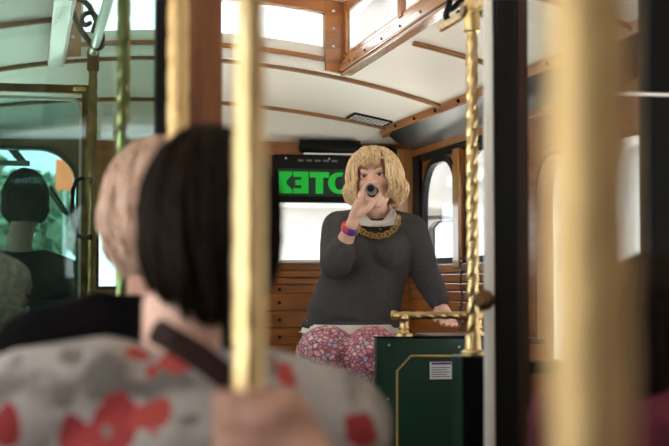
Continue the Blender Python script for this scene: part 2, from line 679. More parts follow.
wi = 1
for op in R_OPS:
    first = wi <= 2
    window(wi, toX, op, XR - (.008 if first else .002), XR + (.022 if first else .07), XR + (.012 if first else .055), .028 if first else .02, M['black'] if first else M['wood_dark'], M['glass'])
    wi += 1
for op in L_OPS:
    window(wi, toX, op, XL + .002, XL - .07, XL - .06, .02, M['wood_v'], M['glass'])
    wi += 1
for k, op in enumerate(F_OPS):
    window(wi, toY, op, YF - .004, YF + .08, YF + .06, .018 if k < 2 else .012, M['black'], M['glass'])
    wi += 1
window(wi, toY, B_OPS[0], YB + .004, YB - .08, YB - .06, .03, M['black'], M['glass'])
wi += 1
# black surround of the first right hand window: dark strip from the corner post to the pane, and along the head
m = MB().box(XR - .02, XR - .001, 7.202, YF - .076, 1.145, 1.728)
m.box(XR - .02, XR - .001, 5.70, 7.175, 1.692, 1.728)
struct(build('trim_8', m, M['black']))
# upright wood strip between the two short windows
m = MB().box(XR - .035, XR - .001, 6.455, 6.555, 1.12, 1.70)
struct(build('trim_9', m, M['wood_v'], bevel=.004))

# ceiling: arched sheet with the clerestory opening
CX0, CX1, CY0, CY1 = .13, 1.37, -2.0, 6.08
xs = [XL - .07] + [-.66 + i * .0987 for i in range(1, 8)] + [CX0, .28, .45, .65, .85, 1.05, 1.22, CX1, 1.5, 1.62, 1.74, 1.85, 1.95, XR + .07]
ys = [YB - .08, CY0] + [-1 + i for i in range(0, 7)] + [5.6, CY1, 6.14, 6.4, 6.65, 6.9, 7.17, 7.22, 7.27, 7.33, YF, YF + .08]
m = MB()
idx = {}
for lay, dz in ((0, 0), (1, .045)):
    for i, x in enumerate(xs):
        for j, y in enumerate(ys):
            idx[lay, i, j] = len(m.v)
            m.v.append(V3((x, y, ceil_z(x, min(y, YF)) + dz)))
for i in range(len(xs) - 1):
    for j in range(len(ys) - 1):
        if xs[i] >= CX0 - 1e-6 and xs[i + 1] <= CX1 + 1e-6 and ys[j] >= CY0 - 1e-6 and ys[j + 1] <= CY1 + 1e-6:
            continue
        for lay in (0, 1):
            m.f.append((idx[lay, i, j], idx[lay, i + 1, j], idx[lay, i + 1, j + 1], idx[lay, i, j + 1]))


def side(i0, j0, i1, j1):
    m.f.append((idx[0, i0, j0], idx[0, i1, j1], idx[1, i1, j1], idx[1, i0, j0]))


for i in range(len(xs) - 1):
    side(i, 0, i + 1, 0)
    side(i, len(ys) - 1, i + 1, len(ys) - 1)
for j in range(len(ys) - 1):
    side(0, j, 0, j + 1)
    side(len(xs) - 1, j, len(xs) - 1, j + 1)
ceiling = struct(build('ceiling', m, M['cream'], smooth=True))


def arc_strip(y, x0, x1, w=.032, h=.014, n=26):
    pts = [V3((x0 + (x1 - x0) * i / n, y, ceil_z(x0 + (x1 - x0) * i / n, y) - h * .35)) for i in range(n + 1)]
    return MB().loft(pts, [(w / 2, h)] * (n + 1), V3((0, 1, 0)), 8, False)


ti = 10
for y in (7.17, 6.15):
    o = struct(build('trim_%d' % ti, arc_strip(y, XL + .01, 1.845), M['seam'], smooth=True))
    ti += 1
for k in range(1, 7):
    y = 6.15 - 1.03 * k
    for (a, b) in ((XL + .01, CX0 - .035), (CX1 + .06, 1.845)):
        o = struct(build('trim_%d' % ti, arc_strip(y, a, b, n=10), M['seam'], smooth=True))
        ti += 1

# wood cove strip along the right side, with screws
YS = [YB + .01] + [-1.5 + i for i in range(0, 8)] + [6.14, 6.6, 7.0, 7.15, 7.26]
pts = [V3((1.868, y, ceil_z(1.868, y) - .012)) for y in YS]
m = MB().loft(pts, [(.012, .030)] * len(pts), V3((.25, 0, 1)), 4, False)
m2 = MB()
for i in range(len(pts) - 1):
    pass
m = MB()
for i, p in enumerate(pts):
    m.v += [p + V3((-.028, 0, .018)), p + V3((.024, 0, .010)), p + V3((.024, 0, -.008)), p + V3((-.016, 0, -.016))]
for i in range(len(pts) - 1):
    for j in range(4):
        k = (j + 1) % 4
        m.f.append((i * 4 + j, i * 4 + k, i * 4 + 4 + k, i * 4 + 4 + j))
m.f += [(0, 1, 2, 3), tuple(len(m.v) - 4 + j for j in (3, 2, 1, 0))]
o = struct(build('trim_%d' % ti, m, M['wood_y']))
ti += 1
s = MB()
for k in range(10):
    y = 6.95 - k * .36
    s.sph((1.868 - .024, y, ceil_z(1.868, y) - .012), .009, 8)
build('screw', s, M['black'], o, smooth=True)
# charcoal duct under the cove
prof = [(1.872, -.016), (2.055, -.074), (2.055, -.104), (2.02, -.100), (1.975, -.086), (1.935, -.062), (1.90, -.038)]
m = MB()
n = len(prof)
for y in (YB + .01, YF - .15):
    for (x, dz) in prof:
        m.v.append(V3((x, y, 1.860 + dz)))
m.f += [tuple(range(n)), tuple(range(2 * n - 1, n - 1, -1))] + [(i, (i + 1) % n, n + (i + 1) % n, n + i) for i in range(n)]
tag(build('air_duct', m, M['duct'], smooth=True), 'long charcoal duct under the wooden cove above the side windows', 'duct')

# clerestory --------------------------------------------------------------
ZB, ZT = 1.985, 2.30
def band(mb, x0, x1, d0, d1, y0, y1, n=14):
    """strip across the front following the roof arch, between offsets d0 and d1 above the headlining"""
    xx = [x0 + (x1 - x0) * i / n for i in range(n + 1)]
    z_ = lambda x: ceil_z(x, 6.0)
    return mb.prism([(x, z_(x) + d0) for x in xx] + [(x, z_(x) + d1) for x in xx[::-1]], toY, y0, y1)


build('clerestory_roof', band(MB(), CX0 - .05, CX1 + .05, .315, .365, CY0 - .03, CY1 + .03, 18), M['cream'], ceiling, smooth=True)
G0, G1 = .092, .255
m = MB()
band(m, CX0, CX1, G1, .318, CY1 - .03, CY1 + .03)
band(m, CX0, CX1, .036, .056, CY1 - .026, CY1 + .03)
band(m, CX1 - .085, CX1, -.004, .318, CY1 - .034, CY1 + .03, 3)
band(m, CX0, CX0 + .085, -.004, .318, CY1 - .034, CY1 + .03, 3)
band(m, .68, .76, .03, .318, CY1 - .028, CY1 + .03, 3)
o = struct(build('trim_%d' % ti, m, M['wood']))
ti += 1
for x in (CX1 - .05, CX0 + .05):
    for z_ in (2.095, 2.175, 2.255):
        build('screw', MB().sph((x, CY1 - .036, z_), .008, 8), M['steel'], o, smooth=True)
m = band(MB(), CX0, CX1, .056, G0, CY1 - .012, CY1 + .03)
band(m, CX0, CX1, -.006, .036, CY1 - .014, CY1 + .03)
struct(build('trim_%d' % ti, m, M['white']))
ti += 1
for (a, b) in ((CX0 + .085, .68), (.76, CX1 - .085)):
    e = struct(empty('window_%d' % wi, V3(((a + b) / 2, CY1, ceil_z((a + b) / 2, 6) + G0))))
    f_ = MB()
    band(f_, a, b, G0, G0 + .010, CY1 - .010, CY1 + .02)
    band(f_, a, b, G1 - .010, G1, CY1 - .010, CY1 + .02)
    band(f_, a, a + .010, G0, G1, CY1 - .010, CY1 + .02, 2)
    band(f_, b - .010, b, G0, G1, CY1 - .010, CY1 + .02, 2)
    build('frame', f_, M['white'], e)
    build('pane', band(MB(), a + .004, b - .004, G0 + .004, G1 - .004, CY1, CY1 + .005), M['glass'], e)
    wi += 1
m = band(MB(), CX0, CX1, -.01, .33, CY0 - .03, CY0)
struct(build('trim_%d' % ti, m, M['wood']))
ti += 1
# long sides
for sx, X0 in ((1, CX1), (-1, CX0)):
    f = lambda a: X0 + sx * a
    m = MB()
    mm = lambda a, b, z0, z1: m.box(min(f(a), f(b)), max(f(a), f(b)), CY0, CY1 - .0, z0, z1)
    mm(0, .05, 2.255, ZT)
    yk = 6.04
    posts = []
    while yk > CY0:
        posts.append(yk)
        yk -= .93
    for p in posts:
        m.box(min(f(-.006), f(.05)), max(f(-.006), f(.05)), p - .055 if p < 6 else p - .04, p + .0 if p < 6 else p + .04, 2.05, ZT)
    o = struct(build('trim_%d' % ti, m, M['wood'], bevel=.003))
    ti += 1
    # stepped moulding along the foot of the side
    m = MB()
    mm(-.012, .055, 1.972, 1.985)
    mm(-.022, .045, 1.985, 2.022)
    mm(-.010, .045, 2.022, 2.040)
    mm(.0, .05, 2.040, 2.066)
    o = struct(build('trim_%d' % ti, m, M['gloss_wood'], bevel=.005))
    ti += 1
    s = MB()
    for k in range(14):
        s.sph((f(-.022), 5.85 - .28 * k, 2.003), .006, 8)
    build('screw', s, M['black'], o, smooth=True)
    for a, b in zip(posts[:-1], posts[1:]):
        window(wi, toX, (b + .0, a - (.04 if a > 6 else .055), 2.066, 2.255, 0), f(.012), f(.045), f(.03), .012, M['white'], M['glass'])
        wi += 1

# vent grille on the ceiling, front right
e = empty('air_vent', V3((1.72, 6.99, ceil_z(1.72, 6.99))))
tag(e, 'black and silver slotted air vent set in the cream ceiling', 'vent')
tx = V3((1, 0, (ceil_z(1.80, 6.99) - ceil_z(1.60, 6.99)) / .2)).normalized()
ty = V3((0, 1, (ceil_z(1.7, 7.05) - ceil_z(1.7, 6.93)) / .12)).normalized()
tz = tx.cross(ty)
c = V3((1.725, 7.03, ceil_z(1.725, 7.03))) - tz * .003
m = MB().obox(c, tx, ty, tz, .098, .095, .004)
build('backing', m, M['black'], e)
m = MB()
for sx in (-1, 1):
    m.obox(c + tx * (.098 * sx) - tz * .002, tx, ty, tz, .005, .1, .005)
    m.obox(c + ty * (.095 * sx) - tz * .002, tx, ty, tz, .103, .005, .005)
build('frame', m, M['black'], e)
m = MB()
for i in range(9):
    for j in range(5):
        q = c + tx * (-.084 + .021 * i) + ty * (-.074 + .037 * j) - tz * .005
        m.obox(q, (tx + ty * (.8 if (i + j) % 2 else -.8)).normalized(), ty, tz, .0085, .006, .003)
build('grille', m, M['white'], e)

# black roller visor above the destination sign
e = empty('sun_visor', V3((1.6, YF - .08, 1.745)))
tag(e, 'black roller blind with pale bottom bar above the lit sign', 'blind')
vz = 1.770
x0, x1 = 1.435, 1.735
m = MB().loft([V3((x0, YF - .075, vz)), V3((x1, YF - .075, vz))], [(.034, .028)] * 2, V3((0, 0, 1)), 16)
build('roller', m, M['black'], e, smooth=True)
m = MB().box(x0 - .004, x1 + .004, YF - .105, YF - .095, vz - .040, vz - .031)
build('bottom_bar', m, M['white'], e, bevel=.002)
m = MB().box(x0 - .015, x1 + .015, YF - .075, YF - .03, vz + .030, vz + .040)
build('bracket', m, M['black'], e)

# small round speaker on the corner post
c = V3((1.905, YF - .08, 1.742))
e = empty('ceiling_speaker', c)
tag(e, 'small round black speaker in the corner beside the roller blind', 'speaker')
build('housing', MB().lathe(c + V3((0, .05, 0)), (0, -1, 0), [(0, .045), (.03, .045), (.04, .036), (.04, .03), (.02, .012)]), M['black'], e, smooth=True)
build('cone', MB().lathe(c + V3((0, .04, 0)), (0, -1, 0), [(0, .028), (.006, .024), (.02, .008)]), M['grey_plastic'], e, smooth=True)

# destination sign seen from behind -----------------------------------------
e = empty('destination_sign', V3((1.55, YF - .09, 1.47)))
tag(e, 'black destination sign box with green lit letters seen in reverse', 'sign')
sx0, sx1, sz0, sz1 = 1.275, 1.90, 1.472, 1.728
m = MB().box(sx0, sx1, YF - .10, YF - .004, sz0, sz1)
build('housing', m, M['black'], e, bevel=.006)
m = MB().box(sx0 + .02, sx1 - .02, YF - .106, YF - .099, sz0 + .035, sz1 - .075)
build('display', m, M['led_dim'], e)
for x in (1.335, 1.57):
    build('screw', MB().lathe((x, YF - .101, sz1 - .02), (0, -1, 0), [(0, .006), (.004, .005)], 8), M['steel'], e, smooth=True)
m = MB()
for k in range(5):
    m.box(1.40 + k * .046, 1.43 + k * .046, YF - .104, YF - .099, sz1 - .036, sz1 - .026)
build('slot', m, M['grey_plastic'], e)
# lettering, measured left to right: O, reversed E, T, O ...
LY = YF - .107
z0, z1 = sz0 + .048, sz1 - .092
toL = toY


def oring(cx, w, a0, a1, t=.030, n=22):
    mb = MB()
    cz, hz = (z0 + z1) / 2, (z1 - z0) / 2
    out, inn = [], []
    for i in range(n + 1):
        a = a0 + (a1 - a0) * i / n
        out.append((cx + w / 2 * math.cos(a), cz + hz * math.sin(a)))
        inn.append((cx + (w / 2 - t) * math.cos(a), cz + (hz - t * .6) * math.sin(a)))
    return mb.prism(out + inn[::-1], toL, LY - .004, LY + .001)


glyphs = []
g = MB()
XA = 1.305
g.box(XA - .008, XA + .022, LY - .004, LY + .001, z0, z1)
g.prism([(XA + .020, z0), (XA + .062, z0), (XA + .062, z0 + .02), (XA + .036, z0 + .045), (XA + .030, (z0 + z1) / 2), (XA + .036, z1 - .045), (XA + .062, z1 - .018), (XA + .062, z1), (XA + .020, z1)], toL, LY - .004, LY + .001)
glyphs.append(g)
g = MB()
XE = 1.455
g.box(XE - .038, XE, LY - .004, LY + .001, z0, z1)
for k in (0, .5, 1):
    zz = z0 + (z1 - z0 - .028) * k
    g.box(XE - (.082 if k != .5 else .070), XE - .03, LY - .004, LY + .001, zz, zz + .028)
glyphs.append(g)
g = MB()
XT = 1.515
g.box(XT - .052, XT + .052, LY - .004, LY + .001, z1 - .030, z1)
g.box(XT - .020, XT + .020, LY - .004, LY + .001, z0, z1 - .03)
glyphs.append(g)
glyphs.append(oring(1.625, .125, PI * .38, PI * 1.70, .036))
glyphs.append(oring(1.76, .11, 0, 2 * PI, .034))
for g in glyphs:
    build('letter', g, M['led'], e)

# paper notice on the cove over the windscreen
p0, p1 = WY(101, 106, 7.27), WY(113, 123, 7.33)
up = V3((0, .10, -.11)).normalized()
c = V3(((p0.x + p1.x) / 2, 7.255, 0))
c.z = ceil_z(c.x, c.y) - .004
dn = V3((0, .08, ceil_z(c.x, c.y + .08) - ceil_z(c.x, c.y))).normalized()
nr = V3((1, 0, 0)).cross(dn)
e = build('paper_notice', MB().obox(c, V3((1, 0, 0)), dn, nr, .034, .055, .001), M['paper'])
tag(e, 'small white printed notice on the cream panel above the windscreen', 'notice')
m = MB()
for k in range(6):
    m.obox(c + dn * (-.038 + .014 * k) - nr * .0014, V3((1, 0, 0)), dn, nr, .026 - (.008 if k % 3 == 2 else 0), .0022, .0004)
    m.obox(c + dn * (-.038 + .014 * k) + nr * .0014, V3((1, 0, 0)), dn, nr, .026 - (.008 if k % 3 == 2 else 0), .0022, .0004)
build('printed_line', m, M['print'], e)
# ------------------------------------------------------------------ brass poles and rails


def pole(x, y, z0, z1, label, R=.018, collar=True, material='brass', group='twisted brass stanchions', foot=True, starts=2, pitch=.055, depth=.16):
    e = empty('grab_pole', V3((x, y, z0)))
    tag(e, label, 'pole', group)
    build('twisted_bar', MB().twist((x, y, z0 + .02), (x, y, z1), R, starts, pitch, depth=depth), M[material], e, smooth=False)
    for p in bpy.data.objects[e.children[0].name].data.polygons:
        p.use_smooth = True
    if foot:
        build('foot', MB().lathe((x, y, z0), (0, 0, 1), [(0, R * 2.1), (.008, R * 2.1), (.016, R * 1.35), (.05, R * 1.25), (.06, R * 1.05)]), M[material], e, smooth=True)
    if collar:
        build('collar', MB().lathe((x, y, z1 - .075), (0, 0, 1), [(0, R * 1.1), (.004, R * 1.35), (.07, R * 1.35), (.078, R * 1.1), (.10, R * 1.0)]), M['brass' if material == 'brass' else 'bronze'], e, smooth=True)
    return e


PG = None
pole(.211, 1.35, .0, 2.02, 'blurred twisted brass pole in front of the dark-haired passenger, gripped by a hand', .0150, False, depth=.07)
pole(.264, .63, .0, 2.02, 'very blurred thick brass pole nearest the camera, on the right', 
     .0200, False, 'brass_dull', depth=.04)
pole(.2485, 2.385, .0, 2.02, 'twisted brass pole against the brown wooden post', .0190, False, 'brass_dull', depth=.10)
pole(.226, 3.45, .0, 2.02, 'slim brass pole behind the green glass left of the wooden post', .0175, False, 'brass')
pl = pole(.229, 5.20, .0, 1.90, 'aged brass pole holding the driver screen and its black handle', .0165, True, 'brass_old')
pr = pole(1.247, 3.84, .842, 1.845, 'sharp twisted brass pole standing on the near green panel', .0178, True, starts=2, pitch=.052, depth=.2)
# T joint at the head of that pole
c = V3((1.247, 3.84, 1.832))
build('joint', MB().lathe(c + V3((-.03, 0, 0)), (1, 0, 0), [(0, .018), (.06, .018), (.075, .012), (.095, .012)]), M['brass_old'], pr, smooth=True)

# overhead rails
e = empty('overhead_rail', V3((.229, 4.2, 1.9)))
tag(e, 'polished overhead rail running back from the aged brass pole', 'rail')
build('bar', MB().tube([V3((.229, 5.23, 1.895)), V3((.229, 3.2, 1.895))], .0165, 16), M['steel'], e, smooth=True)
build('end_fitting', MB().lathe((.229, 5.25, 1.895), (0, -1, 0), [(0, .015), (.01, .023), (.06, .023), (.07, .017)]), M['brass_old'], e, smooth=True)
e = empty('overhead_rail', V3((1.247, 3.5, 1.832)))
tag(e, 'twisted brass overhead rail from the black hook to the sharp pole', 'rail')
build('twisted_bar', MB().twist((1.247, 4.14, 1.836), (1.247, 3.865, 1.836), .014, 2, .05, depth=.2), M['brass'], e)
build('twisted_bar', MB().twist((1.247, 3.815, 1.836), (1.247, 3.20, 1.836), .014, 2, .05, depth=.2), M['brass'], e)

# scroll brackets: black wrought iron hung under the clerestory
def scroll(pxs, yplane, r, name_parent, part, flat=1.0):
    pts = [WY(a, b, yplane) for a, b in pxs]
    # Catmull-Rom smoothing
    sm = []
    for i in range(len(pts) - 1):
        p0, p1, p2, p3 = pts[max(i - 1, 0)], pts[i], pts[i + 1], pts[min(i + 2, len(pts) - 1)]
        for k in range(6):
            t = k / 6
            sm.append(.5 * ((2 * p1) + (p2 - p0) * t + (2 * p0 - 5 * p1 + 4 * p2 - p3) * t * t + (3 * p1 - p0 - 3 * p2 + p3) * t ** 3))
    sm.append(pts[-1])
    rr = [(r, r * .8)] * len(sm)
    return build(part, MB().loft(sm, rr, V3((0, 1, 0)), 10, True), M['black'], name_parent, smooth=True)


e = empty('scroll_bracket', V3((.19, 5.0, 1.9)))
tag(e, 'black wrought iron scroll bracket above the left aged brass pole', 'bracket')
YP = 5.02
scroll([(72, -22), (73, 0), (74, 14), (80, 28), (89, 41), (96, 48), (102, 46), (102, 40)], YP, .0125, e, 'side_bar')
scroll([(73, -2), (82, 0), (90, 8), (97, 22), (102, 34), (102, 45)], YP, .0125, e, 'side_bar')
scroll([(93, 31), (95, 25), (97, 18), (92, 13), (85, 14), (82, 20), (85, 25), (90, 23)], YP, .011, e, 'scroll')
scroll([(90, 12), (91, 7), (86, 2), (78, 0)], YP, .0085, e, 'scroll')
e = empty('scroll_bracket', V3((1.2, 4.1, 1.83)))
tag(e, 'black wrought iron hook bracket holding the right overhead rail', 'bracket')
YP = 4.12
scroll([(449, -14), (449, -4), (449, 6), (446, 15), (449, 20.5), (455, 21), (461, 16), (459, 13)], YP, .0125, e, 'hook')
scroll([(448, 6), (452, 9), (458, 3), (464, -3), (470, -12)], YP, .011, e, 'scroll')

# driver screen ------------------------------------------------------------
e = empty('driver_screen', V3((-.2, 5.2, .9)))
tag(e, 'clear acrylic screen behind the driver with dark top rail and black handle', 'screen')
out = arch(-.62, .192, .88, 1.728, .05)
build('pane', MB().prism(out, toY, 5.205, 5.213), M['plexi'], e)
inn = arch(-.608, .180, .892, 1.716, .042)
build('edge', MB().ring(out, inn, toY, 5.201, 5.217), M['steel'], e)
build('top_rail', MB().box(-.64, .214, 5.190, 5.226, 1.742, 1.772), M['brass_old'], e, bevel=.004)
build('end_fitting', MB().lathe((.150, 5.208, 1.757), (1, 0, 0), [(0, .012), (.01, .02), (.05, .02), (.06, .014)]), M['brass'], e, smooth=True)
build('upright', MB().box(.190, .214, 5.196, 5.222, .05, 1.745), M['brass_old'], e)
ring = [WY(a, b, 5.13) for a, b in ((90, 180), (82, 178), (76, 181), (73, 190), (72, 208), (73, 226), (77, 235), (83, 238), (90, 237))]
h = build('handle', MB().loft(ring, [(.010, .008)] * len(ring), V3((0, 1, 0)), 10, True), M['black'], e, smooth=True)
for z_ in (WY(90, 180, 5.13).z, WY(90, 237, 5.13).z):
    p = WY(90, 180, 5.13)
    build('mount', MB().cap((p.x, 5.13, z_), (p.x - .0, 5.20, z_), .011), M['black'], h, smooth=True)
build('lower_panel', MB().box(-.64, .190, 5.200, 5.222, .03, .88), M['black'], e)

# left and right glass screens beside the aisle ----------------------------
e = empty('glass_screen', V3((-.15, 3.2, 0)))
tag(e, 'green tinted glass screen framed by the brown wooden post', 'screen')
build('post', MB().box(.303, .430, 3.15, 3.29, 0, 2.02), M['wood_dark'], e, bevel=.008)
build('gasket', MB().box(.279, .303, 3.15, 3.20, .0, 2.015), M['black'], e)
build('pane', MB().prism([(-.64, .78), (.281, .78), (.281, ceil_z(.281, 3) - .012), (.05, ceil_z(.05, 3) - .012), (-.3, ceil_z(-.3, 3) - .012), (-.64, ceil_z(-.64, 3) - .012)], toY, 3.170, 3.178), M['teal_glass'], e)
build('bottom_panel', MB().box(-.655, .281, 3.15, 3.20, 0, .78), M['wood_dark'], e)
e = empty('glass_screen', V3((1.5, 3.2, 0)))
tag(e, 'black framed glass screen right of the sharp brass pole', 'screen')
build('pale_edge', MB().lathe((1.0665, 3.16, 0), (0, 0, 1), [(0, .0145), (1.99, .0108)], 18), M['white'], e, smooth=True)
build('post', MB().box(1.078, 1.138, 3.15, 3.23, 0, 1.99), M['black'], e, bevel=.006)
build('inner_strip', MB().box(1.138, 1.166, 3.155, 3.22, 0, 1.99), M['ebony'], e, bevel=.003)
zb = WY(545, 366, 3.17).z
build('pane', MB().box(1.156, 1.485, 3.180, 3.188, zb, 1.945), M['rpane'], e)
build('sill', MB().box(1.158, 1.485, 3.16, 3.21, zb - .018, zb + .012), M['black'], e, bevel=.003)
build('post', MB().box(1.482, 1.60, 3.15, 3.23, 0, 1.92), M['black'], e, bevel=.006)
build('pane', MB().box(1.598, 2.0, 3.180, 3.188, zb, 1.745), M['rpane'], e)
build('post', MB().box(2.0, 2.055, 3.15, 3.23, 0, 1.745), M['black'], e)
build('bottom_panel', MB().box(1.158, 1.482, 3.165, 3.205, .0, zb - .018), M['wood_dark'], e)
build('bottom_panel', MB().box(1.60, 2.0, 3.165, 3.205, .0, zb - .018), M['wood_dark'], e)
build('crossbar', MB().tube([WY(600, 93, 3.13), WY(672, 95, 3.13), V3((1.60, 3.13, WY(672, 95, 3.13).z))], .0045, 8), M['steel'], e, smooth=True)
kx = WY(483, 300, 3.13)
kn = build('knob', MB().lathe(kx + V3((.012, .02, 0)), V3((-.55, -.84, 0)), [(0, .024), (.006, .024), (.010, .013), (.024, .009), (.03, .016), (.042, .0175), (.048, .012)]), M['bronze'], e, smooth=True)

# green panels -------------------------------------------------------------
zt = .842
e = empty('green_panel', V3((1.55, 5.05, 0)))
tag(e, 'wide dark green panel with gold pinstripe beside the seated guide', 'panel')
x0 = WY(377, 340, 5.04).x
build('board', MB().box(x0, 1.685, 5.04, 5.08, 0, zt), M['green'], e, bevel=.004)
build('top_edge', MB().box(x0 - .002, 1.687, 5.034, 5.086, zt, zt + .006), M['black'], e)
build('corner_strip', MB().box(x0 - .003, x0 + .006, 5.034, 5.05, 0, zt), M['green'], e)
pn = [WY(a, b, 5.037) for a, b in ((484, 356), (411, 356), (397, 371), (397, 560))]
build('pinstripe', MB().loft(pn, [(.0015, .0052)] * 4, V3((0, 1, 0)), 6, False), M['gold'], e)
for (a, b) in ((389, 345), (388, 399), (387, 440), (459, 347)):
    build('screw', MB().lathe(WY(a, b, 5.041), (0, -1, 0), [(0, .006), (.003, .005), (.005, .003)], 8), M['steel'], e, smooth=True)
p0, p1 = WY(430, 362, 5.036), WY(452, 379, 5.036)
lb = build('label', MB().box(p0.x, p1.x, 5.035, 5.0405, p1.z, p0.z), M['paper'], e)
lb['label'] = 'small white printed label'
build('label_heading', MB().box(p0.x + .006, p1.x - .004, 5.0335, 5.036, p0.z - .010, p0.z - .002), M['purple'], lb)
m = MB()
for k in range(5):
    m.box(p0.x + .006, p1.x - (.02 if k % 2 else .008), 5.0335, 5.036, p0.z - .0225 - .0085 * k, p0.z - .0195 - .0085 * k)
build('label_print', m, M['grey_plastic'], lb)

e = empty('grab_rail', V3((1.5, 5.06, zt)))
tag(e, 'horizontal twisted brass rail mounted on the wide green panel', 'rail')
a, b = WY(393, 315.5, 5.06), WY(463, 315, 5.06)
build('twisted_bar', MB().twist(a, V3((1.69, 5.06, a.z)), .0150, 2, .05, depth=.2), M['brass'], e)
build('end_cap', MB().lathe(a + V3((-.008, 0, 0)), (1, 0, 0), [(0, .008), (.004, .019), (.02, .019), (.026, .016)]), M['brass'], e, smooth=True)
for xx in (WY(404, 330, 5.06).x, 1.66):
    build('standoff', MB().lathe((xx, 5.06, zt + .006), (0, 0, 1), [(0, .034), (.010, .034), (.014, .020), (.022, .0165), (.030, .021), (.040, .0165), (.060, .0165), (.066, .021), (.078, .018), (a.z - zt - .006, .016)]), M['brass'], e, smooth=True)

e = empty('green_panel', V3((1.27, 3.85, 0)))
tag(e, 'narrow green panel end under the sharp brass pole', 'panel')
build('board', MB().box(1.199, 1.345, 3.80, 3.895, 0, .842), M['green'], e, bevel=.005)
build('dark_front', MB().box(1.202, 1.343, 3.793, 3.801, 0, .836), M['black'], e)  # thin black sheet laid over the green board to darken its near face

# side console by the right wall and the perch the guide sits on
e = empty('side_console', V3((1.87, 5.66, 0)))
tag(e, 'wooden side ledge under the right front window where the guide rests a hand', 'ledge')
build('body', MB().box(1.71, XR - .03, 5.33, 6.0, 0, .802), M['wood'], e)
build('top', MB().box(1.69, XR - .03, 5.31, 6.02, .802, .824), M['wood_dark'], e, bevel=.004)
# beaded light chain hanging beside the window
c0 = WY(461, 262, 6.40)
m = MB()
for k in range(24):
    m.sph(c0 + V3((.004 * math.sin(k * .7), 0, -.014 * k)), .0072 if k % 3 else .009, 8)
tag(build('bead_cord', m, M['grey_plastic'], smooth=True), 'thin dark beaded cord hanging beside the right front window', 'cord')

# outside mirror on the right
YM = 7.75
pts = [WY(a, b, YM) for a, b in ((433, 263), (433, 232), (435, 225), (441, 222), (475, 222), (480, 228), (480, 263))]
c = WY(456, 243, YM)
e = empty('side_mirror', c)
tag(e, 'black rimmed outside mirror seen through the right front window', 'mirror')
x0, x1, z0_, z1_ = WY(433, 243, YM).x, WY(478, 243, YM).x, WY(450, 264, YM).z, WY(450, 221, YM).z
out = [(x0 + (x1 - x0) * u, z0_ + (z1_ - z0_) * w) for u, w in ((.12, 0), (.88, 0), (1, .15), (1, .85), (.88, 1), (.12, 1), (0, .85), (0, .15))]
cx_, cz_ = (x0 + x1) / 2, (z0_ + z1_) / 2
inn = [(cx_ + (u - cx_) * .93, cz_ + (w - cz_) * .93) for u, w in out]
build('rim', MB().ring(out, inn, toY, YM - .01, YM + .05), M['black'], e)
build('housing', MB().prism(out, toY, YM + .05, YM + .09), M['black'], e)
build('mirror_glass', MB().prism(inn, toY, YM, YM + .006), M['mirror'], e)
a, b = WY(425, 218, 7.52), WY(450, 217, YM + .07)
build('arm', MB().tube([V3((XR + .075, 7.45, a.z)), a, b, V3((b.x, b.y, z1_))], .012, 8), M['black'], e, smooth=True)

# dashboard before the left windscreen, with wheel and fare box
e = empty('dashboard', V3((-.1, 7.1, 0)))
tag(e, 'black dashboard below the left windscreen', 'dashboard')
build('body', MB().box(-.64, .42, 6.85, YF - .01, .35, .93), M['black'], e, bevel=.03)
build('hood', MB().loft([V3((-.60, 7.12, .95)), V3((.36, 7.12, .95))], [(.05, .12)] * 2, V3((0, 0, 1)), 16), M['black_rough'], e, smooth=True)
e = empty('fare_box', V3((.06, 6.74, 0)))
tag(e, 'dark rounded fare machine beside the driver', 'machine')
c = WY(40, 276, 6.74)
build('column', MB().box(c.x - .05, c.x + .05, 6.70, 6.80, 0, c.z - .07), M['black'], e, bevel=.01)
build('head', MB().loft([c + V3((0, 0, -.09)), c + V3((0, 0, -.02)), c + V3((0, 0, .03))], [(.066, .06), (.058, .055), (.034, .034)], V3((1, 0, 0)), 16), M['black'], e, smooth=True)
build('lens', MB().lathe(WY(33, 284, 6.685) , (-.1, -1, 0), [(0, .020), (.01, .020), (.012, .012)], 14), M['grey_plastic'], e, smooth=True)
build('spout', MB().cap(c + V3((.045, 0, -.03)), c + V3((.068, 0, -.04)), .016, .010), M['black'], e, smooth=True)

# overhead visor by the driver
p0, p1 = WY(-6, 160, 6.7), WY(30, 166, 6.7)
e = build('driver_visor', MB().box(p0.x - .3, p1.x, 6.70, 6.73, p1.z, p0.z), M['grey_plastic'], bevel=.004)
tag(e, 'flat grey visor bar above the driver', 'visor')
for x in (p1.x - .24, p1.x - .40):
    build('hanger', MB().tube([V3((x, 6.715, p0.z)), V3((x - .02, 6.9, ceil_z(x, 6.9) - .005))], .008, 8), M['black'], e, smooth=True)

# wipers outside the left windscreen
e = empty('windscreen_wiper', WY(68, 215, YF + .12))
tag(e, 'black wiper arm resting across the left windscreen', 'wiper')
a, b, c_ = WY(46, 188, YF + .13), WY(64, 213, YF + .13), WY(68, 216, YF + .13)
build('arm', MB().tube([WY(50, 187, YF + .13), WY(68, 214, YF + .13)], .010, 8), M['black'], e, smooth=True)
build('blade', MB().tube([a, b, c_], .006, 8), M['black_rough'], e, smooth=True)
e = empty('windscreen_wiper', WY(12, 150, YF + .12))
tag(e, 'black double wiper arm at the top of the left windscreen', 'wiper')
build('arm', MB().tube([WY(2, 140, YF + .13), WY(22, 163, YF + .13)], .013, 8), M['black'], e, smooth=True)
build('blade', MB().tube([WY(8, 140, YF + .13), WY(26, 163, YF + .13)], .010, 8), M['black_rough'], e, smooth=True)


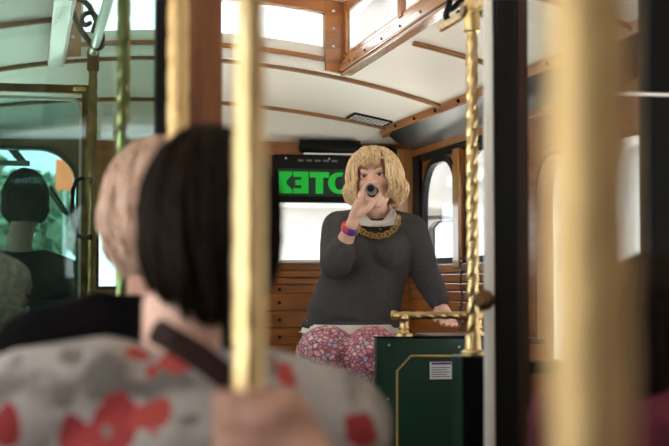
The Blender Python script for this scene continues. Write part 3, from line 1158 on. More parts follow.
# benches -------------------------------------------------------------------
def bench(x0, x1, y, s, label, facing=1, back=.40):
    """slatted wooden bench; y is the seat back plane"""
    e = empty('wooden_bench', V3(((x0 + x1) / 2, y, 0)))
    tag(e, label, 'bench', 'slatted wooden benches')
    m = MB()
    for k in range(5):
        m.box(x0, x1, y + .03 + .082 * k, y + .10 + .082 * k, s - .055, s - .033)
    build('seat', m, M['wood'], e, bevel=.003)
    m = MB()
    for k in range(4):
        m.box(x0, x1, y - .022, y - .004, s + .08 + .08 * k, s + .15 + .08 * k)
    build('backrest', m, M['wood'], e, bevel=.003)
    for x in (x0 + .03, x1 - .07):
        build('leg', MB().box(x, x + .04, y - .02, y + .02, 0, s + back), M['black'], e)
        build('leg', MB().box(x, x + .04, y + .38, y + .42, 0, s - .055), M['black'], e)
        build('rail', MB().box(x, x + .04, y - .02, y + .44, s - .085, s - .055), M['black'], e)
    return e
# ------------------------------------------------------------------ people
Z = V3((0, 0, 1))


def axes(yaw, roll=0., nod=0.):
    """head/body axes: right, forward, up (yaw 0 looks along +Y, positive turns to the left)"""
    f = V3((-math.sin(yaw), math.cos(yaw), 0))
    r = V3((math.cos(yaw), math.sin(yaw), 0))
    u = Z.copy()
    q = Matrix.Rotation(nod, 3, r)
    f, u = q @ f, q @ u
    q = Matrix.Rotation(roll, 3, f)
    return q @ r, f, q @ u


def head_mesh(mb, c, R, F, U, s=1.):
    P = lambda x, y, z: c + (R * x + F * y + U * z) * s
    # skull and face as stacked rings from crown to chin
    prof = [(.112, .020, .026, -.012), (.104, .042, .052, -.012), (.088, .059, .072, -.010), (.060, .071, .087, -.006), (.025, .0755, .092, -.002),
            (-.010, .0735, .089, .002), (-.040, .069, .082, .008), (-.066, .062, .072, .016), (-.088, .051, .056, .026), (-.106, .036, .036, .038), (-.116, .018, .018, .046)]
    cs = [P(0, o, z) for z, a, b, o in prof]
    vs, fs, n = [], [], 24
    for (z, a, b, o) in prof:
        for j in range(n):
            t = 2 * PI * j / n
            vs.append(P(a * math.cos(t), o + b * math.sin(t), z))
    for i in range(len(prof) - 1):
        for j in range(n):
            k = (j + 1) % n
            fs.append((i * n + j, i * n + k, (i + 1) * n + k, (i + 1) * n + j))
    fs += [tuple(range(n)), tuple((len(prof) - 1) * n + j for j in range(n))]
    mb.add(vs, fs)
    # nose, brow ridge, cheeks, lips, chin, ears
    mb.cap(P(0, .088, .018), P(0, .109, -.026), .0085 * s, .0125 * s)
    mb.sph(P(.011, .098, -.030), .0085 * s, 10)
    mb.sph(P(-.011, .098, -.030), .0085 * s, 10)
    mb.cap(P(-.034, .079, .032), P(.034, .079, .032), .013 * s)
    for sx in (-1, 1):
        mb.sph(P(.040 * sx, .060, -.022), .026 * s, 12)
        mb.ell(P(.077 * sx, -.006, -.008), F, R, U, .020 * s, .010 * s, .032 * s, 10, 8)
    mb.cap(P(-.014, .084, -.060), P(.014, .084, -.060), .012 * s)
    mb.sph(P(0, .070, -.096), .022 * s, 12)


def face(par, c, R, F, U, s=1., mouth_open=0.):
    P = lambda x, y, z: c + (R * x + F * y + U * z) * s
    for sx in (-1, 1):
        e = build('eye', MB().ell(P(.031 * sx, .081, .010), R, F, U, .0140 * s, .010 * s, .0066 * s, 14, 10), M['eye_white'], par, smooth=True)
        build('iris', MB().ell(P(.031 * sx, .0885, .010), R, F, U, .0066 * s, .0042 * s, .0062 * s, 12, 8), M['iris'], e, smooth=True)
        build('eyelid', MB().loft([P(.031 * sx - .016, .084, .011), P(.031 * sx - .006, .0925, .0170), P(.031 * sx + .006, .0925, .0170), P(.031 * sx + .016, .084, .011)], [.0032 * s] * 4, U, 8), M['brow'], e, smooth=True)
        build('eyebrow', MB().loft([P(.014 * sx, .094, .033), P(.032 * sx, .091, .040), P(.050 * sx, .078, .034)], [(.0036, .003), (.0042, .003), (.002, .002)], U, 8), M['brow'], par, smooth=True)
    m = MB()
    m.loft([P(-.024, .083, -.058), P(-.008, .0955, -.053), P(0, .096, -.055), P(.008, .0955, -.053), P(.024, .083, -.058)], [.002, .0042, .0042, .0042, .002], U, 8)
    m.loft([P(-.022, .083, -.060 - mouth_open), P(0, .094, -.066 - mouth_open), P(.022, .083, -.060 - mouth_open)], [.002, .0055, .002], U, 8)
    build('lips', m, M['lips'], par, smooth=True)


def hair(par, c, R, F, U, material, L, n=420, seed=1, vol=.20, bang=72, bang_half=.85, wave=.006, r0=.0075, rx=.080, ry=.098, rz=.118, sweep=.25, flare=.18, tuck=.0, ctr=(0, -.008, .004), drop=92, lift=0.):
    """locks combed from the crown over the skull and down to length L(azimuth); azimuth 0 is the face"""
    rnd = random.Random(seed)
    m = MB()
    C = c + R * ctr[0] + F * ctr[1] + U * ctr[2]

    def on(th, ph, e):
        return C + R * (rx * e * math.sin(th) * math.sin(ph)) + F * (ry * e * math.sin(th) * math.cos(ph)) + U * (rz * e * math.cos(th))
    # cap under the locks
    nu, nv = 28, 9
    vs, fs = [], []
    for i in range(nv + 1):
        for j in range(nu):
            ph = 2 * PI * j / nu
            a = abs((ph + PI) % (2 * PI) - PI)
            lim = math.radians(58 if a < bang_half else min(112, 58 + (a - bang_half) * 90))
            vs.append(on(.03 + lim * i / nv, ph, 1.03))
    for i in range(nv):
        for j in range(nu):
            k = (j + 1) % nu
            fs.append((i * nu + j, i * nu + k, (i + 1) * nu + k, (i + 1) * nu + j))
    fs.append(tuple(range(nu)))
    m.add(vs, fs)
    for q in range(n):
        ph0 = -PI + 2 * PI * (q + rnd.random()) / n
        e0 = 1.02 + vol * rnd.random() ** 1.2
        th0 = math.radians(rnd.uniform(1, 30 if q % 3 else 62))
        front = abs(ph0) < bang_half
        wv, wp = wave * rnd.uniform(.4, 1.2), rnd.uniform(0, 6.28)
        thmax = math.radians(bang + rnd.uniform(-15, 4)) if front else math.radians(drop)
        pts = []
        k = 9
        for i in range(k + 1):
            th = th0 + (thmax - th0) * i / k
            ph = ph0 + (sweep * (i / k) ** 1.5 * (1 if front else 0))
            e = e0 * (.985 + .03 * math.sin(PI * i / k)) + lift * math.sin(min(th, PI / 2))
            if front:
                e += .05 * i / k
            pts.append(on(th, ph, e))
        if not front:
            ln = max(.01, L(ph0) * rnd.uniform(.86, 1.04))
            p = pts[-1]
            out = (p - C) - U * (p - C).dot(U)
            out.normalize()
            for i in range(1, 7):
                t = i / 6
                o = flare * ln * math.sin(t * PI * .75) - tuck * t * t
                pts.append(p - U * (ln * t) + out * o)
        for i, p in enumerate(pts):
            t = i / len(pts)
            side = R * math.cos(ph0) - F * math.sin(ph0)
            pts[i] = p + side * (wv * math.sin(wp + t * 9) * t) + (p - C).normalized() * (wv * .6 * math.cos(wp * 1.7 + t * 11) * t)
        rr = [r0 * (1 - .72 * (i / (len(pts) - 1)) ** 2) * rnd.uniform(.85, 1.1) for i in range(len(pts))]
        m.tube(pts, rr, 5, hint=V3((.5, .4, .77)))
    return build('hair', m, material, par, smooth=True)


def hand_mesh(mb, wrist, d, nrm, side, curl=.6, s=1.):
    """relaxed hand: wrist point, direction of the palm, palm normal (towards the palm side), side=+1 when the thumb lies on d x nrm"""
    d = d.normalized()
    nrm = (nrm - d * nrm.dot(d)).normalized()
    t = d.cross(nrm) * side
    mb.loft([wrist, wrist + d * .03 * s, wrist + d * .062 * s, wrist + d * .086 * s], [(.025 * s, .017 * s), (.034 * s, .016 * s), (.040 * s, .014 * s), (.038 * s, .012 * s)], t, 14)
    for k, (off, ln) in enumerate(((.030, .070), (.010, .078), (-.010, .072), (-.029, .058))):
        p = wrist + d * (.084 * s) + t * (off * s)
        dd = d.copy()
        for j, f in enumerate((.45, .32, .26)):
            a = curl * (.7 + .25 * j)
            dd = (dd * math.cos(a) + nrm * math.sin(a)).normalized()
            q = p + dd * (ln * f * s)
            mb.cap(p, q, (.0092 - .0008 * j) * s, (.0086 - .0009 * j) * s, 10)
            p = q
    p = wrist + d * (.022 * s) + t * (.026 * s)
    q = p + (d * .6 + t * .7 + nrm * .35).normalized() * (.042 * s)
    mb.cap(p, q, .0135 * s, .0105 * s, 10)
    q2 = q + (d * .85 + t * .15 + nrm * .45).normalized() * (.030 * s)
    mb.cap(q, q2, .0105 * s, .0085 * s, 10)
    return t


def limb(mb, pts, radii):
    mb.loft(pts, radii, V3((.31, .2, .93)), 16)


class Body:
    """seated figure: joints in world space from a hip point on the seat"""
    def __init__(s, x, y, seat, yaw=0., lean=0., raise_sh=0., head_yaw=None, head_nod=0., head_roll=0., head_off=(0, 0, 0), sw=.185, girth=1., feet=0.):
        R, F, U = axes(yaw)
        s.R, s.F = R, F
        s.girth = girth
        g = lambda a, b, c: V3((x, y, seat)) + R * a + F * b + Z * c
        ln = lambda c: c * math.tan(lean)
        s.pelvis, s.waist = g(0, .01, .085), g(0, ln(.22), .22)
        s.chest, s.shm = g(0, ln(.40), .41), g(0, ln(.52) - .01, .52 + raise_sh)
        s.n0, s.n1 = g(0, ln(.57), .555 + raise_sh), g(0, ln(.66) + .012, .66 + raise_sh * .5)
        hy = yaw if head_yaw is None else head_yaw
        s.hR, s.hF, s.hU = axes(hy, head_roll, head_nod)
        s.head = g(head_off[0], ln(.75) + .02 + head_off[1], .755 + raise_sh * .5 + head_off[2])
        s.sh = {k: g(k * sw, ln(.52) - .01, .515 + raise_sh) for k in (-1, 1)}
        s.el = {k: g(k * (sw + .05), ln(.3) + .05, .26) for k in (-1, 1)}
        s.wr = {k: g(k * .12, .27, .19) for k in (-1, 1)}
        s.hip = {k: g(k * .085, .04, .085) for k in (-1, 1)}
        s.kn = {k: g(k * .105, .42, .075) for k in (-1, 1)}
        s.an = {k: V3((g(k * .105, .31, 0).x, g(k * .105, .31, 0).y, feet + .075)) for k in (-1, 1)}
        s.toe = {k: s.an[k] + F * .15 + Z * -.035 for k in (-1, 1)}
        s.hand_d = {k: F for k in (-1, 1)}
        s.hand_n = {k: -Z for k in (-1, 1)}
        s.curl = .45

    def torso(s, mb, g=0.):
        k = s.girth
        mb.loft([s.pelvis + Z * .05, s.waist, s.chest, s.shm, s.n0 + Z * -.005], [(.165 * k + g, .12 * k + g), (.145 * k + g, .105 * k + g), (.165 * k + g, .118 * k + g), (.150 * k + g, .088 + g), (.075 + g, .06 + g)], s.R, 22)
        for q in (-1, 1):
            limb(mb, [s.n0 - Z * .02, (s.n0 + s.sh[q]) / 2 + Z * .012, s.sh[q]], [.055 + g, .056 + g, .058 + g])

    def arm(s, mb, q, g=0., to=1.0, taper=1.):
        limb(mb, [s.sh[q], (s.sh[q] + s.el[q]) / 2, s.el[q]], [.056 + g, .049 + g, .042 + g])
        w = s.el[q] + (s.wr[q] - s.el[q]) * to
        limb(mb, [s.el[q], (s.el[q] * .55 + w * .45), w], [.042 + g, .038 + g, (.028 if to > .9 else .034) + g])

    def legs(s, mb, g=0., shin=1.):
        for q in (-1, 1):
            limb(mb, [s.hip[q], (s.hip[q] + s.kn[q]) / 2, s.kn[q]], [.090 * s.girth + g, .080 * s.girth + g, .062 + g])
            a = s.kn[q] + (s.an[q] - s.kn[q]) * shin
            limb(mb, [s.kn[q], s.kn[q] * .62 + a * .38 - s.F * .012, a], [.060 + g, .056 + g, .040 + g])

    def make(s, name, skin, voxel=.008, hands=True):
        mb = MB()
        head_mesh(mb, s.head, s.hR, s.hF, s.hU)
        limb(mb, [s.n0 - Z * .03, s.n1, s.head - s.hU * .05 - s.hF * .01], [.062, .054, .056])
        s.torso(mb)
        s.legs(mb)
        for q in (-1, 1):
            s.arm(mb, q)
            if hands:
                hand_mesh(mb, s.wr[q], s.hand_d[q], s.hand_n[q], q * -1, s.curl)
            limb(mb, [s.an[q] - s.F * .03 - Z * .03, s.toe[q]], [.038, .028])
        base = V3((s.pelvis.x, s.pelvis.y, min(s.an[-1].z, s.an[1].z) - .075))
        s.o = build(name, mb, skin, origin=base, remesh=voxel, msmooth=4)
        return s.o

    def top(s, name, material, sleeves=1., g=.014, voxel=.009, collar=None):
        mb = MB()
        s.torso(mb, g)
        for q in (-1, 1):
            s.arm(mb, q, g * .8, sleeves)
        return build(name, mb, material, s.o, remesh=voxel, msmooth=5)

    def pants(s, material, name='trousers'):
        mb = MB()
        s.legs(mb, .010)
        k = s.girth
        mb.loft([s.pelvis + Z * .045, s.pelvis + Z * .09], [(.170 * k, .128 * k), (.165 * k, .122 * k)], s.R, 20)
        return build(name, mb, material, s.o, remesh=.01, msmooth=3)

    def shoes(s):
        for q in (-1, 1):
            mb = MB()
            mb.loft([s.an[q] - s.F * .045 - Z * .035, s.an[q] + s.F * .03 - Z * .03, s.toe[q] - Z * .002, s.toe[q] + s.F * .03 - Z * .006], [(.036, .036), (.043, .042), (.044, .033), (.030, .022)], s.R, 14)
            build('shoe', mb, M['shoe'], s.o, smooth=True)


# --- dark-haired passenger in the floral blouse, nearest the camera
b = Body(.201, 1.86, .385, yaw=-.06, raise_sh=-.045, sw=.20, head_off=(.036, .0, .008), girth=1.06)
p = b.make('person', M['skin'])
tag(p, 'dark-haired person from behind in red and white floral blouse', 'person')
RED, DRED, MID = (.40, .05, .04), (.29, .026, .028), (.17, .145, .13)
b.sh[-1] += Z * .03
bl = b.top('floral_blouse', M['paper'], .55, g=.024)
o_ = ORG[p.name]
from mathutils.bvhtree import BVHTree
bv = BVHTree.FromPolygons([v.co + o_ for v in bl.data.vertices], [tuple(q.vertices) for q in bl.data.polygons])
spots = []
for (x_, y_, r_, c_) in ((34, 346, .008, DRED), (112, 426, .042, DRED), (80, 434, .026, DRED), (148, 420, .026, RED), (110, 436, .016, MID), (132, 350, .016, RED), (180, 358, .018, RED),
                       (150, 376, .010, RED), (282, 374, .020, RED), (358, 432, .022, DRED), (5, 428, .024, DRED), (318, 440, .018, DRED), (62, 396, .014, MID), (70, 352, .012, MID), (185, 420, .014, MID)):
    h = bv.ray_cast(CAM, ray(x_, y_))[0]
    if h is not None:
        spots.append((h - o_, r_, c_))
M['floral'] = floral('floral print cotton', (.38, .345, .33), spots)
bl.data.materials[0] = M['floral']
b.pants(M['trousers'])
b.shoes()
hair(p, b.head, b.hR, b.hF, b.hU, M['dark_hair'], lambda ph: .128, n=520, seed=3, vol=.15, wave=.008, r0=.008, flare=.10, tuck=.062, bang=70, rx=.080, ry=.097, rz=.110)
# bag strap over the right shoulder blade
sp = [b.n0 + b.R * .02 + Z * .05 - b.F * .055, b.n0 + b.R * .075 - b.F * .090 + Z * .005, b.shm + b.R * .12 - b.F * .125 - Z * .05, b.chest + b.R * .19 - b.F * .15 - Z * .05, b.waist + b.R * .21 - b.F * .10 + Z * .02]
sp = [WY(155, 330, 1.75), WY(172, 340, 1.705), WY(198, 355, 1.690), WY(226, 377, 1.680), WY(262, 412, 1.675), WY(300, 470, 1.69)]
build('bag_strap', MB().loft(sp, [(.0165, .005)] * len(sp), V3((.5, 0, .8)), 10), M['strap'], p, smooth=True)
bench(-.58, .47, 1.65, .375, 'slatted wooden bench carrying the person in the floral blouse')

# --- light-haired passenger in black, one row ahead
b = Body(.236, 2.62, .445, yaw=.10, head_yaw=.25, head_nod=-.05, raise_sh=-.045, sw=.215, girth=1.15, head_off=(0, -.02, -.012))
b.sh[1] -= b.R * .10 + Z * .03
b.el[1] -= b.R * .10 + Z * .02
p = b.make('person', M['skin_pink'])
tag(p, 'person with short strawberry grey hair and black jacket, seen from behind', 'person')
b.top('black_jacket', M['black_cloth'], 1.0, g=.03)
b.pants(M['trousers'])
b.shoes()
face(p, b.head, b.hR, b.hF, b.hU)
hair(p, b.head, b.hR, b.hF, b.hU, M['white_hair'], lambda ph: .095, n=620, seed=5, vol=.26, wave=.022, r0=.0065, flare=.10, tuck=.05, bang=66)
bench(-.58, .47, 2.428, .435, 'slatted wooden bench carrying the person in the black jacket')

# --- grey-haired passenger bowed on the side bench, far left
b = Body(-.475, 4.06, .37, yaw=-PI / 2 + .1, lean=.36, head_yaw=-PI / 2 + .05, head_nod=-.34, raise_sh=-.02, head_off=(0, .075, -.125))
p = b.make('person', M['skin_pink'])
tag(p, 'grey-haired person with glasses bowing the head at the far left', 'person')
b.top('dark_coat', M['dark_cloth'], 1.0, g=.02)
b.pants(M['trousers'])
b.shoes()
face(p, b.head, b.hR, b.hF, b.hU)
hair(p, b.head, b.hR, b.hF, b.hU, M['grey_hair'], lambda ph: .085, n=420, seed=8, vol=.15, wave=.008, r0=.0065, flare=.10, tuck=.03, bang=64, bang_half=.7)
g_ = MB()
hp = lambda x, y, z: b.head + b.hR * x + b.hF * y + b.hU * z
for sx in (-1, 1):
    g_.tube([hp(.033 * sx + .022 * math.cos(t * PI / 8), .100, .008 + .017 * math.sin(t * PI / 8)) for t in range(16)], .0018, 6, True)
    g_.tube([hp(.055 * sx, .099, .012), hp(.078 * sx, .06, .012), hp(.084 * sx, -.01, .006)], .0016, 6)
g_.tube([hp(-.011, .101, .012), hp(0, .106, .015), hp(.011, .101, .012)], .0016, 6)
build('eyeglasses', g_, M['steel'], p, smooth=True)
e = empty('side_bench', V3((-.45, 4.0, 0)))
tag(e, 'long wooden side bench along the left wall under the windows', 'bench')
m = MB()
for k in range(5):
    m.box(-.62 + .088 * k, -.545 + .088 * k, 3.45, 4.9, .275, .295)
build('seat', m, M['wood_y'], e, bevel=.003)
for y in (3.5, 4.15, 4.8):
    build('leg', MB().box(-.60, -.25, y, y + .04, 0, .275), M['black'], e)

# --- driver, seen through the screen
b = Body(-.035, 5.86, .56, yaw=0, raise_sh=.0, head_off=(.025, .05, .06), feet=.1)
p = b.make('person', M['skin_pink'], voxel=.009)
tag(p, 'driver with dark hair sitting behind the clear screen', 'person')
b.top('driver_jacket', M['black_cloth'], 1.0, g=.02)
b.pants(M['trousers'])
b.shoes()
hair(p, b.head, b.hR, b.hF, b.hU, M['dark_hair'], lambda ph: .075, n=320, seed=11, vol=.16, r0=.008, flare=.12, tuck=.03)
e = empty('driver_chair', V3((-.03, 5.8, 0)))
tag(e, 'black driver chair behind the clear screen', 'chair')
build('pedestal', MB().box(-.18, .12, 5.72, 6.05, 0, .40), M['black'], e, bevel=.01)
build('cushion', MB().box(-.27, .20, 5.66, 6.08, .40, .50), M['black_rough'], e, bevel=.03)
build('backrest', MB().box(-.26, .19, 5.54, 5.61, .46, .98), M['black_rough'], e, bevel=.03)
e = empty('steering_wheel', V3((-.03, 6.5, .9)))
tag(e, 'large black steering wheel before the driver', 'wheel')
ax = V3((0, -.55, .83)).normalized()
cw = V3((-.03, 6.50, .93))
u_ = V3((1, 0, 0)); w_ = ax.cross(u_)
build('rim', MB().tube([cw + u_ * (.21 * math.cos(t * PI / 16)) + w_ * (.21 * math.sin(t * PI / 16)) for t in range(32)], .014, 10, True), M['black'], e, smooth=True)
for a in (0, 2.1, 4.2):
    build('spoke', MB().cap(cw, cw + u_ * (.2 * math.cos(a)) + w_ * (.2 * math.sin(a)), .012, .010), M['black'], e, smooth=True)
build('column', MB().cap(cw, cw - ax * .36, .03, .035), M['black'], e, smooth=True)

# --- passenger at the right edge, dark hair and raspberry top
b = Body(1.11, 2.30, .29, yaw=-.35, head_yaw=-1.0, raise_sh=.0, sw=.175, head_off=(-.02, .02, -.085))
p = b.make('person', M['skin_pink'])
tag(p, 'dark-haired person in raspberry pink top at the right edge', 'person')
b.top('raspberry_top', M['pink_cloth'], 1.0, g=.018)
b.pants(M['trousers'])
b.shoes()
face(p, b.head, b.hR, b.hF, b.hU)
hair(p, b.head, b.hR, b.hF, b.hU, M['dark_hair'], lambda ph: .15, n=420, seed=15, vol=.14, flare=.08, tuck=.01, r0=.008)
bench(.90, 1.98, 2.09, .28, 'slatted wooden bench carrying the person in the raspberry top')

# --- neighbour of the camera, only the gripping hand enters the picture
b = Body(.80, .72, .43, yaw=.25, head_yaw=.1)
b.sh[-1] = V3((.62, .80, .93)); b.el[-1] = V3((.50, 1.04, .72)); b.wr[-1] = V3((.272, 1.275, .852))
mb = MB()
head_mesh(mb, b.head, b.hR, b.hF, b.hU)
limb(mb, [b.n0 - Z * .03, b.n1, b.head - b.hU * .05], [.062, .054, .056])
b.torso(mb)
b.legs(mb)
for q in (-1, 1):
    b.arm(mb, q)
    limb(mb, [b.an[q] - b.F * .03 - Z * .03, b.toe[q]], [.038, .028])
hand_mesh(mb, b.wr[1], b.F, -Z, -1, .45)
# fist round the pole: palm on the camera's right, knuckles in front, fingers wrapping the bar
pc = V3((.211, 1.35, 0))
wz = .895
palm = V3((.240, 1.315, wz))
mb.loft([b.wr[-1], V3((.262, 1.295, .872)), palm, V3((.232, 1.312, .925))], [(.030, .024), (.036, .022), (.040, .020), (.034, .018)], V3((.3, -.2, .9)), 14)
for k in range(4):
    zz = .938 - .0215 * k
    pts = []
    rr = .0285
    for a in (-.25, -.95, -1.65, -2.4, -3.2, -3.9):
        pts.append(pc + V3((math.cos(a) * rr, math.sin(a) * rr, zz)))
    pts[0] += V3((.012, -.004, 0))
    limb(mb, pts, [.0115, .0112, .0105, .0102, .0095, .0085])
limb(mb, [V3((.252, 1.335, .905)), V3((.243, 1.372, .925)), V3((.215, 1.385, .934)), V3((.186, 1.372, .936))], [.0145, .0125, .0112, .0095])
b.o = build('person', mb, M['skin_tan'], origin=(.80, .72, 0), remesh=.006, msmooth=3)
tag(b.o, 'person at the bottom edge whose bare hand grips the foremost middle brass pole', 'person')
mb = MB()
b.torso(mb, .016)
b.arm(mb, 1, .012)
limb(mb, [b.sh[-1], (b.sh[-1] + b.el[-1]) / 2], [.068, .064])
build('grey_shirt', mb, M['shirt_white'], b.o, remesh=.01, msmooth=4)
b.pants(M['trousers'])
b.shoes()
hair(b.o, b.head, b.hR, b.hF, b.hU, M['grey_hair'], lambda ph: .05, n=260, seed=19, vol=.12)
face(b.o, b.head, b.hR, b.hF, b.hU)
bench(.56, 1.98, .47, .385, 'slatted wooden bench beside the camera')
# ------------------------------------------------------------------ the guide with the microphone
D = 6.02
gW = lambda x, y, d=D: W(x, y, d)
gR = V3((-RGT.x, -RGT.y, 0)).normalized()          # her right points to the left of the picture
gF = V3((-FWD.x, -FWD.y, 0)).normalized()          # she faces the camera
yaw_g = math.atan2(-gF.x, gF.y)
hR, hF, hU = axes(yaw_g - .16, .10, .06)
hc = gW(374.8, 180.5, 5.98)
# joints (q = 'r' her right arm, at the left of the picture)
pel, hem_c = gW(349, 338, 6.10), gW(352, 318, 6.10)
wai, che = gW(362, 285, 6.12), gW(371, 243, 6.10)
shm, n0 = gW(375, 222, 6.12), gW(376, 213, 6.10)
shr, elr, wrr = gW(339, 228, 6.06), gW(336, 263, 5.90), gW(352, 224, 5.80)
shl, ell_, wrl = gW(411, 231, 6.10), gW(425, 273, 6.12), gW(441, 305, 6.02)
hipr, knr, anr = gW(330, 347, 6.05), gW(326.5, 357, 5.66), gW(331, 446, 5.74)
hipl, knl, anl = gW(370, 347, 6.05), gW(373, 357.5, 5.64), gW(366, 452, 5.74)
toer, toel = anr + gF * .13 - Z * .05, anl + gF * .13 - Z * .05

mb = MB()
head_mesh(mb, hc, hR, hF, hU, 1.06)
limb(mb, [n0 - Z * .03, (n0 + hc) / 2 - Z * .01, hc - hU * .05 - hF * .01], [.056, .050, .052])


def g_torso(mb, g):
    mb.loft([pel, hem_c, wai, che, shm, n0 - Z * .005], [(.180 + g, .135 + g), (.175 + g, .132 + g), (.165 + g, .130 + g), (.172 + g, .130 + g), (.150 + g, .092 + g), (.070 + g, .058 + g)], gR, 26)
    for s_ in (shr, shl):
        limb(mb, [n0 - Z * .040, (n0 + s_) / 2 - Z * .010, s_], [.048 + g, .050 + g, .056 + g])
    for sx in (-1, 1):
        mb.sph(che + gR * (.075 * sx) + gF * .075 - Z * .035, .078 + g, 16)


g_torso(mb, 0)
limb(mb, [shr, (shr + elr) / 2 - gF * .006, elr], [.056, .054, .046])
limb(mb, [elr, elr * .6 + wrr * .4, wrr], [.046, .040, .0265])
limb(mb, [shl, (shl + ell_) / 2, ell_], [.058, .054, .045])
limb(mb, [ell_, ell_ * .6 + wrl * .4, wrl], [.045, .040, .027])
for h_, k_, a_, t_ in ((hipr, knr, anr, toer), (hipl, knl, anl, toel)):
    limb(mb, [h_, (h_ + k_) / 2, k_], [.098, .086, .080])
    limb(mb, [k_, k_ * .65 + a_ * .35 - gF * .012, a_], [.078, .068, .042])
    limb(mb, [a_ - gF * .03 - Z * .03, t_], [.036, .028])
# right hand round the microphone
mic0, mic1 = hc + hF * .098 - hU * .062, None
mend = gW(370.5, 188.5, 5.73)
md = (mend - mic0).normalized()
palm = gW(358.5, 209, 5.785)
mb.loft([wrr, (wrr + palm) / 2, palm, gW(361.5, 202, 5.775)], [(.026, .018), (.030, .019), (.034, .019), (.032, .016)], V3((1, .1, .3)), 14)
fing = [((363.5, 199.5, 5.765), (364.5, 189, 5.765), (369.5, 182, 5.785), (375.5, 181, 5.815)),
        ((361.5, 200.5, 5.78), (362, 190.5, 5.785), (367, 184, 5.81), (374, 182.5, 5.84)),
        ((360, 201.5, 5.80), (360.5, 192.5, 5.81), (366, 187, 5.835), (373, 185.5, 5.86)),
        ((358.5, 203, 5.82), (359.5, 195.5, 5.83), (364.5, 191, 5.855), (371, 190, 5.875))]
for f in fing:
    pts = [gW(*q) for q in f]
    limb(mb, pts, [.0102, .0098, .0088, .0076])
limb(mb, [gW(360, 214, 5.775), gW(368.5, 208, 5.755), gW(375, 200, 5.750), gW(379.5, 193.5, 5.755)], [.0155, .0130, .0108, .0084])
# left hand resting on the ledge
hl = gW(449, 321, 5.93)
dl = (gW(452, 334, 5.92) - wrl).normalized()
mb.loft([wrl, wrl + dl * .04, wrl + dl * .08], [(.026, .019), (.034, .017), (.037, .014)], gR, 14)
kn = wrl + dl * .082
for k, (ox, ln) in enumerate(((.030, .066), (.011, .074), (-.009, .070), (-.028, .054))):
    p0 = kn - gR * ox
    p1 = p0 + V3((dl.x * 1.2, dl.y, -.55)).normalized() * (ln * .5)
    p2 = p1 + V3((dl.x * .8 + gF.x * .5, dl.y * .8 + gF.y * .5, -.15)).normalized() * (ln * .42)
    limb(mb, [p0, p1, p2], [.0098, .0092, .0074])
limb(mb, [wrl + dl * .02 + gR * .024, wrl + dl * .055 + gR * .045 + gF * .01, wrl + dl * .085 + gR * .05 + gF * .02], [.0135, .0108, .0085])
guide = build('person', mb, M['skin'], origin=(pel.x, pel.y, toel.z - .03), remesh=.0048, msmooth=3)
tag(guide, 'blonde tour guide in charcoal sweater sitting and speaking into a microphone', 'person')
face(guide, hc, hR, hF, hU, 1.06, .006)
GO = guide

# sweater
mb = MB()
g = .014
mb.loft([hem_c - Z * .012, wai, che, shm - Z * .015, n0 - Z * .078], [(.190 + g, .148 + g), (.172 + g, .134 + g), (.172 + g, .130 + g), (.150 + g, .092 + g), (.095 + g, .070 + g)], gR, 26)
for s_ in (shr, shl):
    limb(mb, [n0 - Z * .066 + (s_ - n0) * .36, n0 * .4 + s_ * .6 - Z * .006, s_], [.052 + g, .055 + g, .060 + g])
for sx in (-1, 1):
    mb.sph(che + gR * (.075 * sx) + gF * .075 - Z * .035, .078 + g, 16)
limb(mb, [shr, (shr + elr) / 2 - gF * .006, elr], [.062 + g, .062 + g, .056 + g])
cu = elr + (wrr - elr) * .40
limb(mb, [elr, elr * .5 + cu * .5, cu], [.056 + g, .051 + g, .043 + g])
limb(mb, [shl, (shl + ell_) / 2, ell_], [.062 + g, .058 + g, .050 + g])
cl = ell_ + (wrl - ell_) * .84
limb(mb, [ell_, ell_ * .5 + cl * .5, cl], [.050 + g, .046 + g, .034 + g])
sw = build('sweater', mb, M['sweater'], guide, remesh=.007, msmooth=3)
hb = [hem_c - Z * .030 + gR * ((.198 + g) * math.cos(t)) + gF * ((.156 + g) * math.sin(t)) for t in [2 * PI * i / 36 for i in range(36)]]
build('hem_band', MB().loft(hb, [(.018, .007)] * 36, Z, 8, False, True), M['sweater'], sw, smooth=True)
# white shirt tail below the sweater
mb = MB()
top_c, bot_c = hem_c - Z * .025, hem_c - Z * .085
vs, fs = [], []
n = 48
for i, (c_, grow) in enumerate(((top_c, .008), (top_c * .5 + bot_c * .5, .016), (bot_c, .022))):
    for lay in (0, -.005):
        for j in range(n):
            t = 2 * PI * j / n
            wv = .006 * math.sin(t * 9) * i
            rx_, ry_ = .202 + grow + lay + wv, .176 + grow * 1.3 + lay + wv
            z_ = (.040 * max(0, abs(math.cos(t)) - .35) if i == 2 else 0) - (.022 * math.exp(-((t - PI / 2) / .25) ** 2) if i == 2 else 0)
            vs.append(c_ + gR * (rx_ * math.cos(t)) + gF * (ry_ * math.sin(t)) + Z * z_)
for i in range(2):
    for lay in (0, 1):
        for j in range(n):
            k = (j + 1) % n
            a0, b0 = (i * 2 + lay) * n, ((i + 1) * 2 + lay) * n
            fs.append((a0 + j, a0 + k, b0 + k, b0 + j))
for j in range(n):
    k = (j + 1) % n
    fs.append((4 * n + j, 4 * n + k, 5 * n + k, 5 * n + j))
    fs.append((j, k, n + k, n + j))
build('shirt_tail', MB().add(vs, fs), M['shirt_white'], guide, smooth=True)
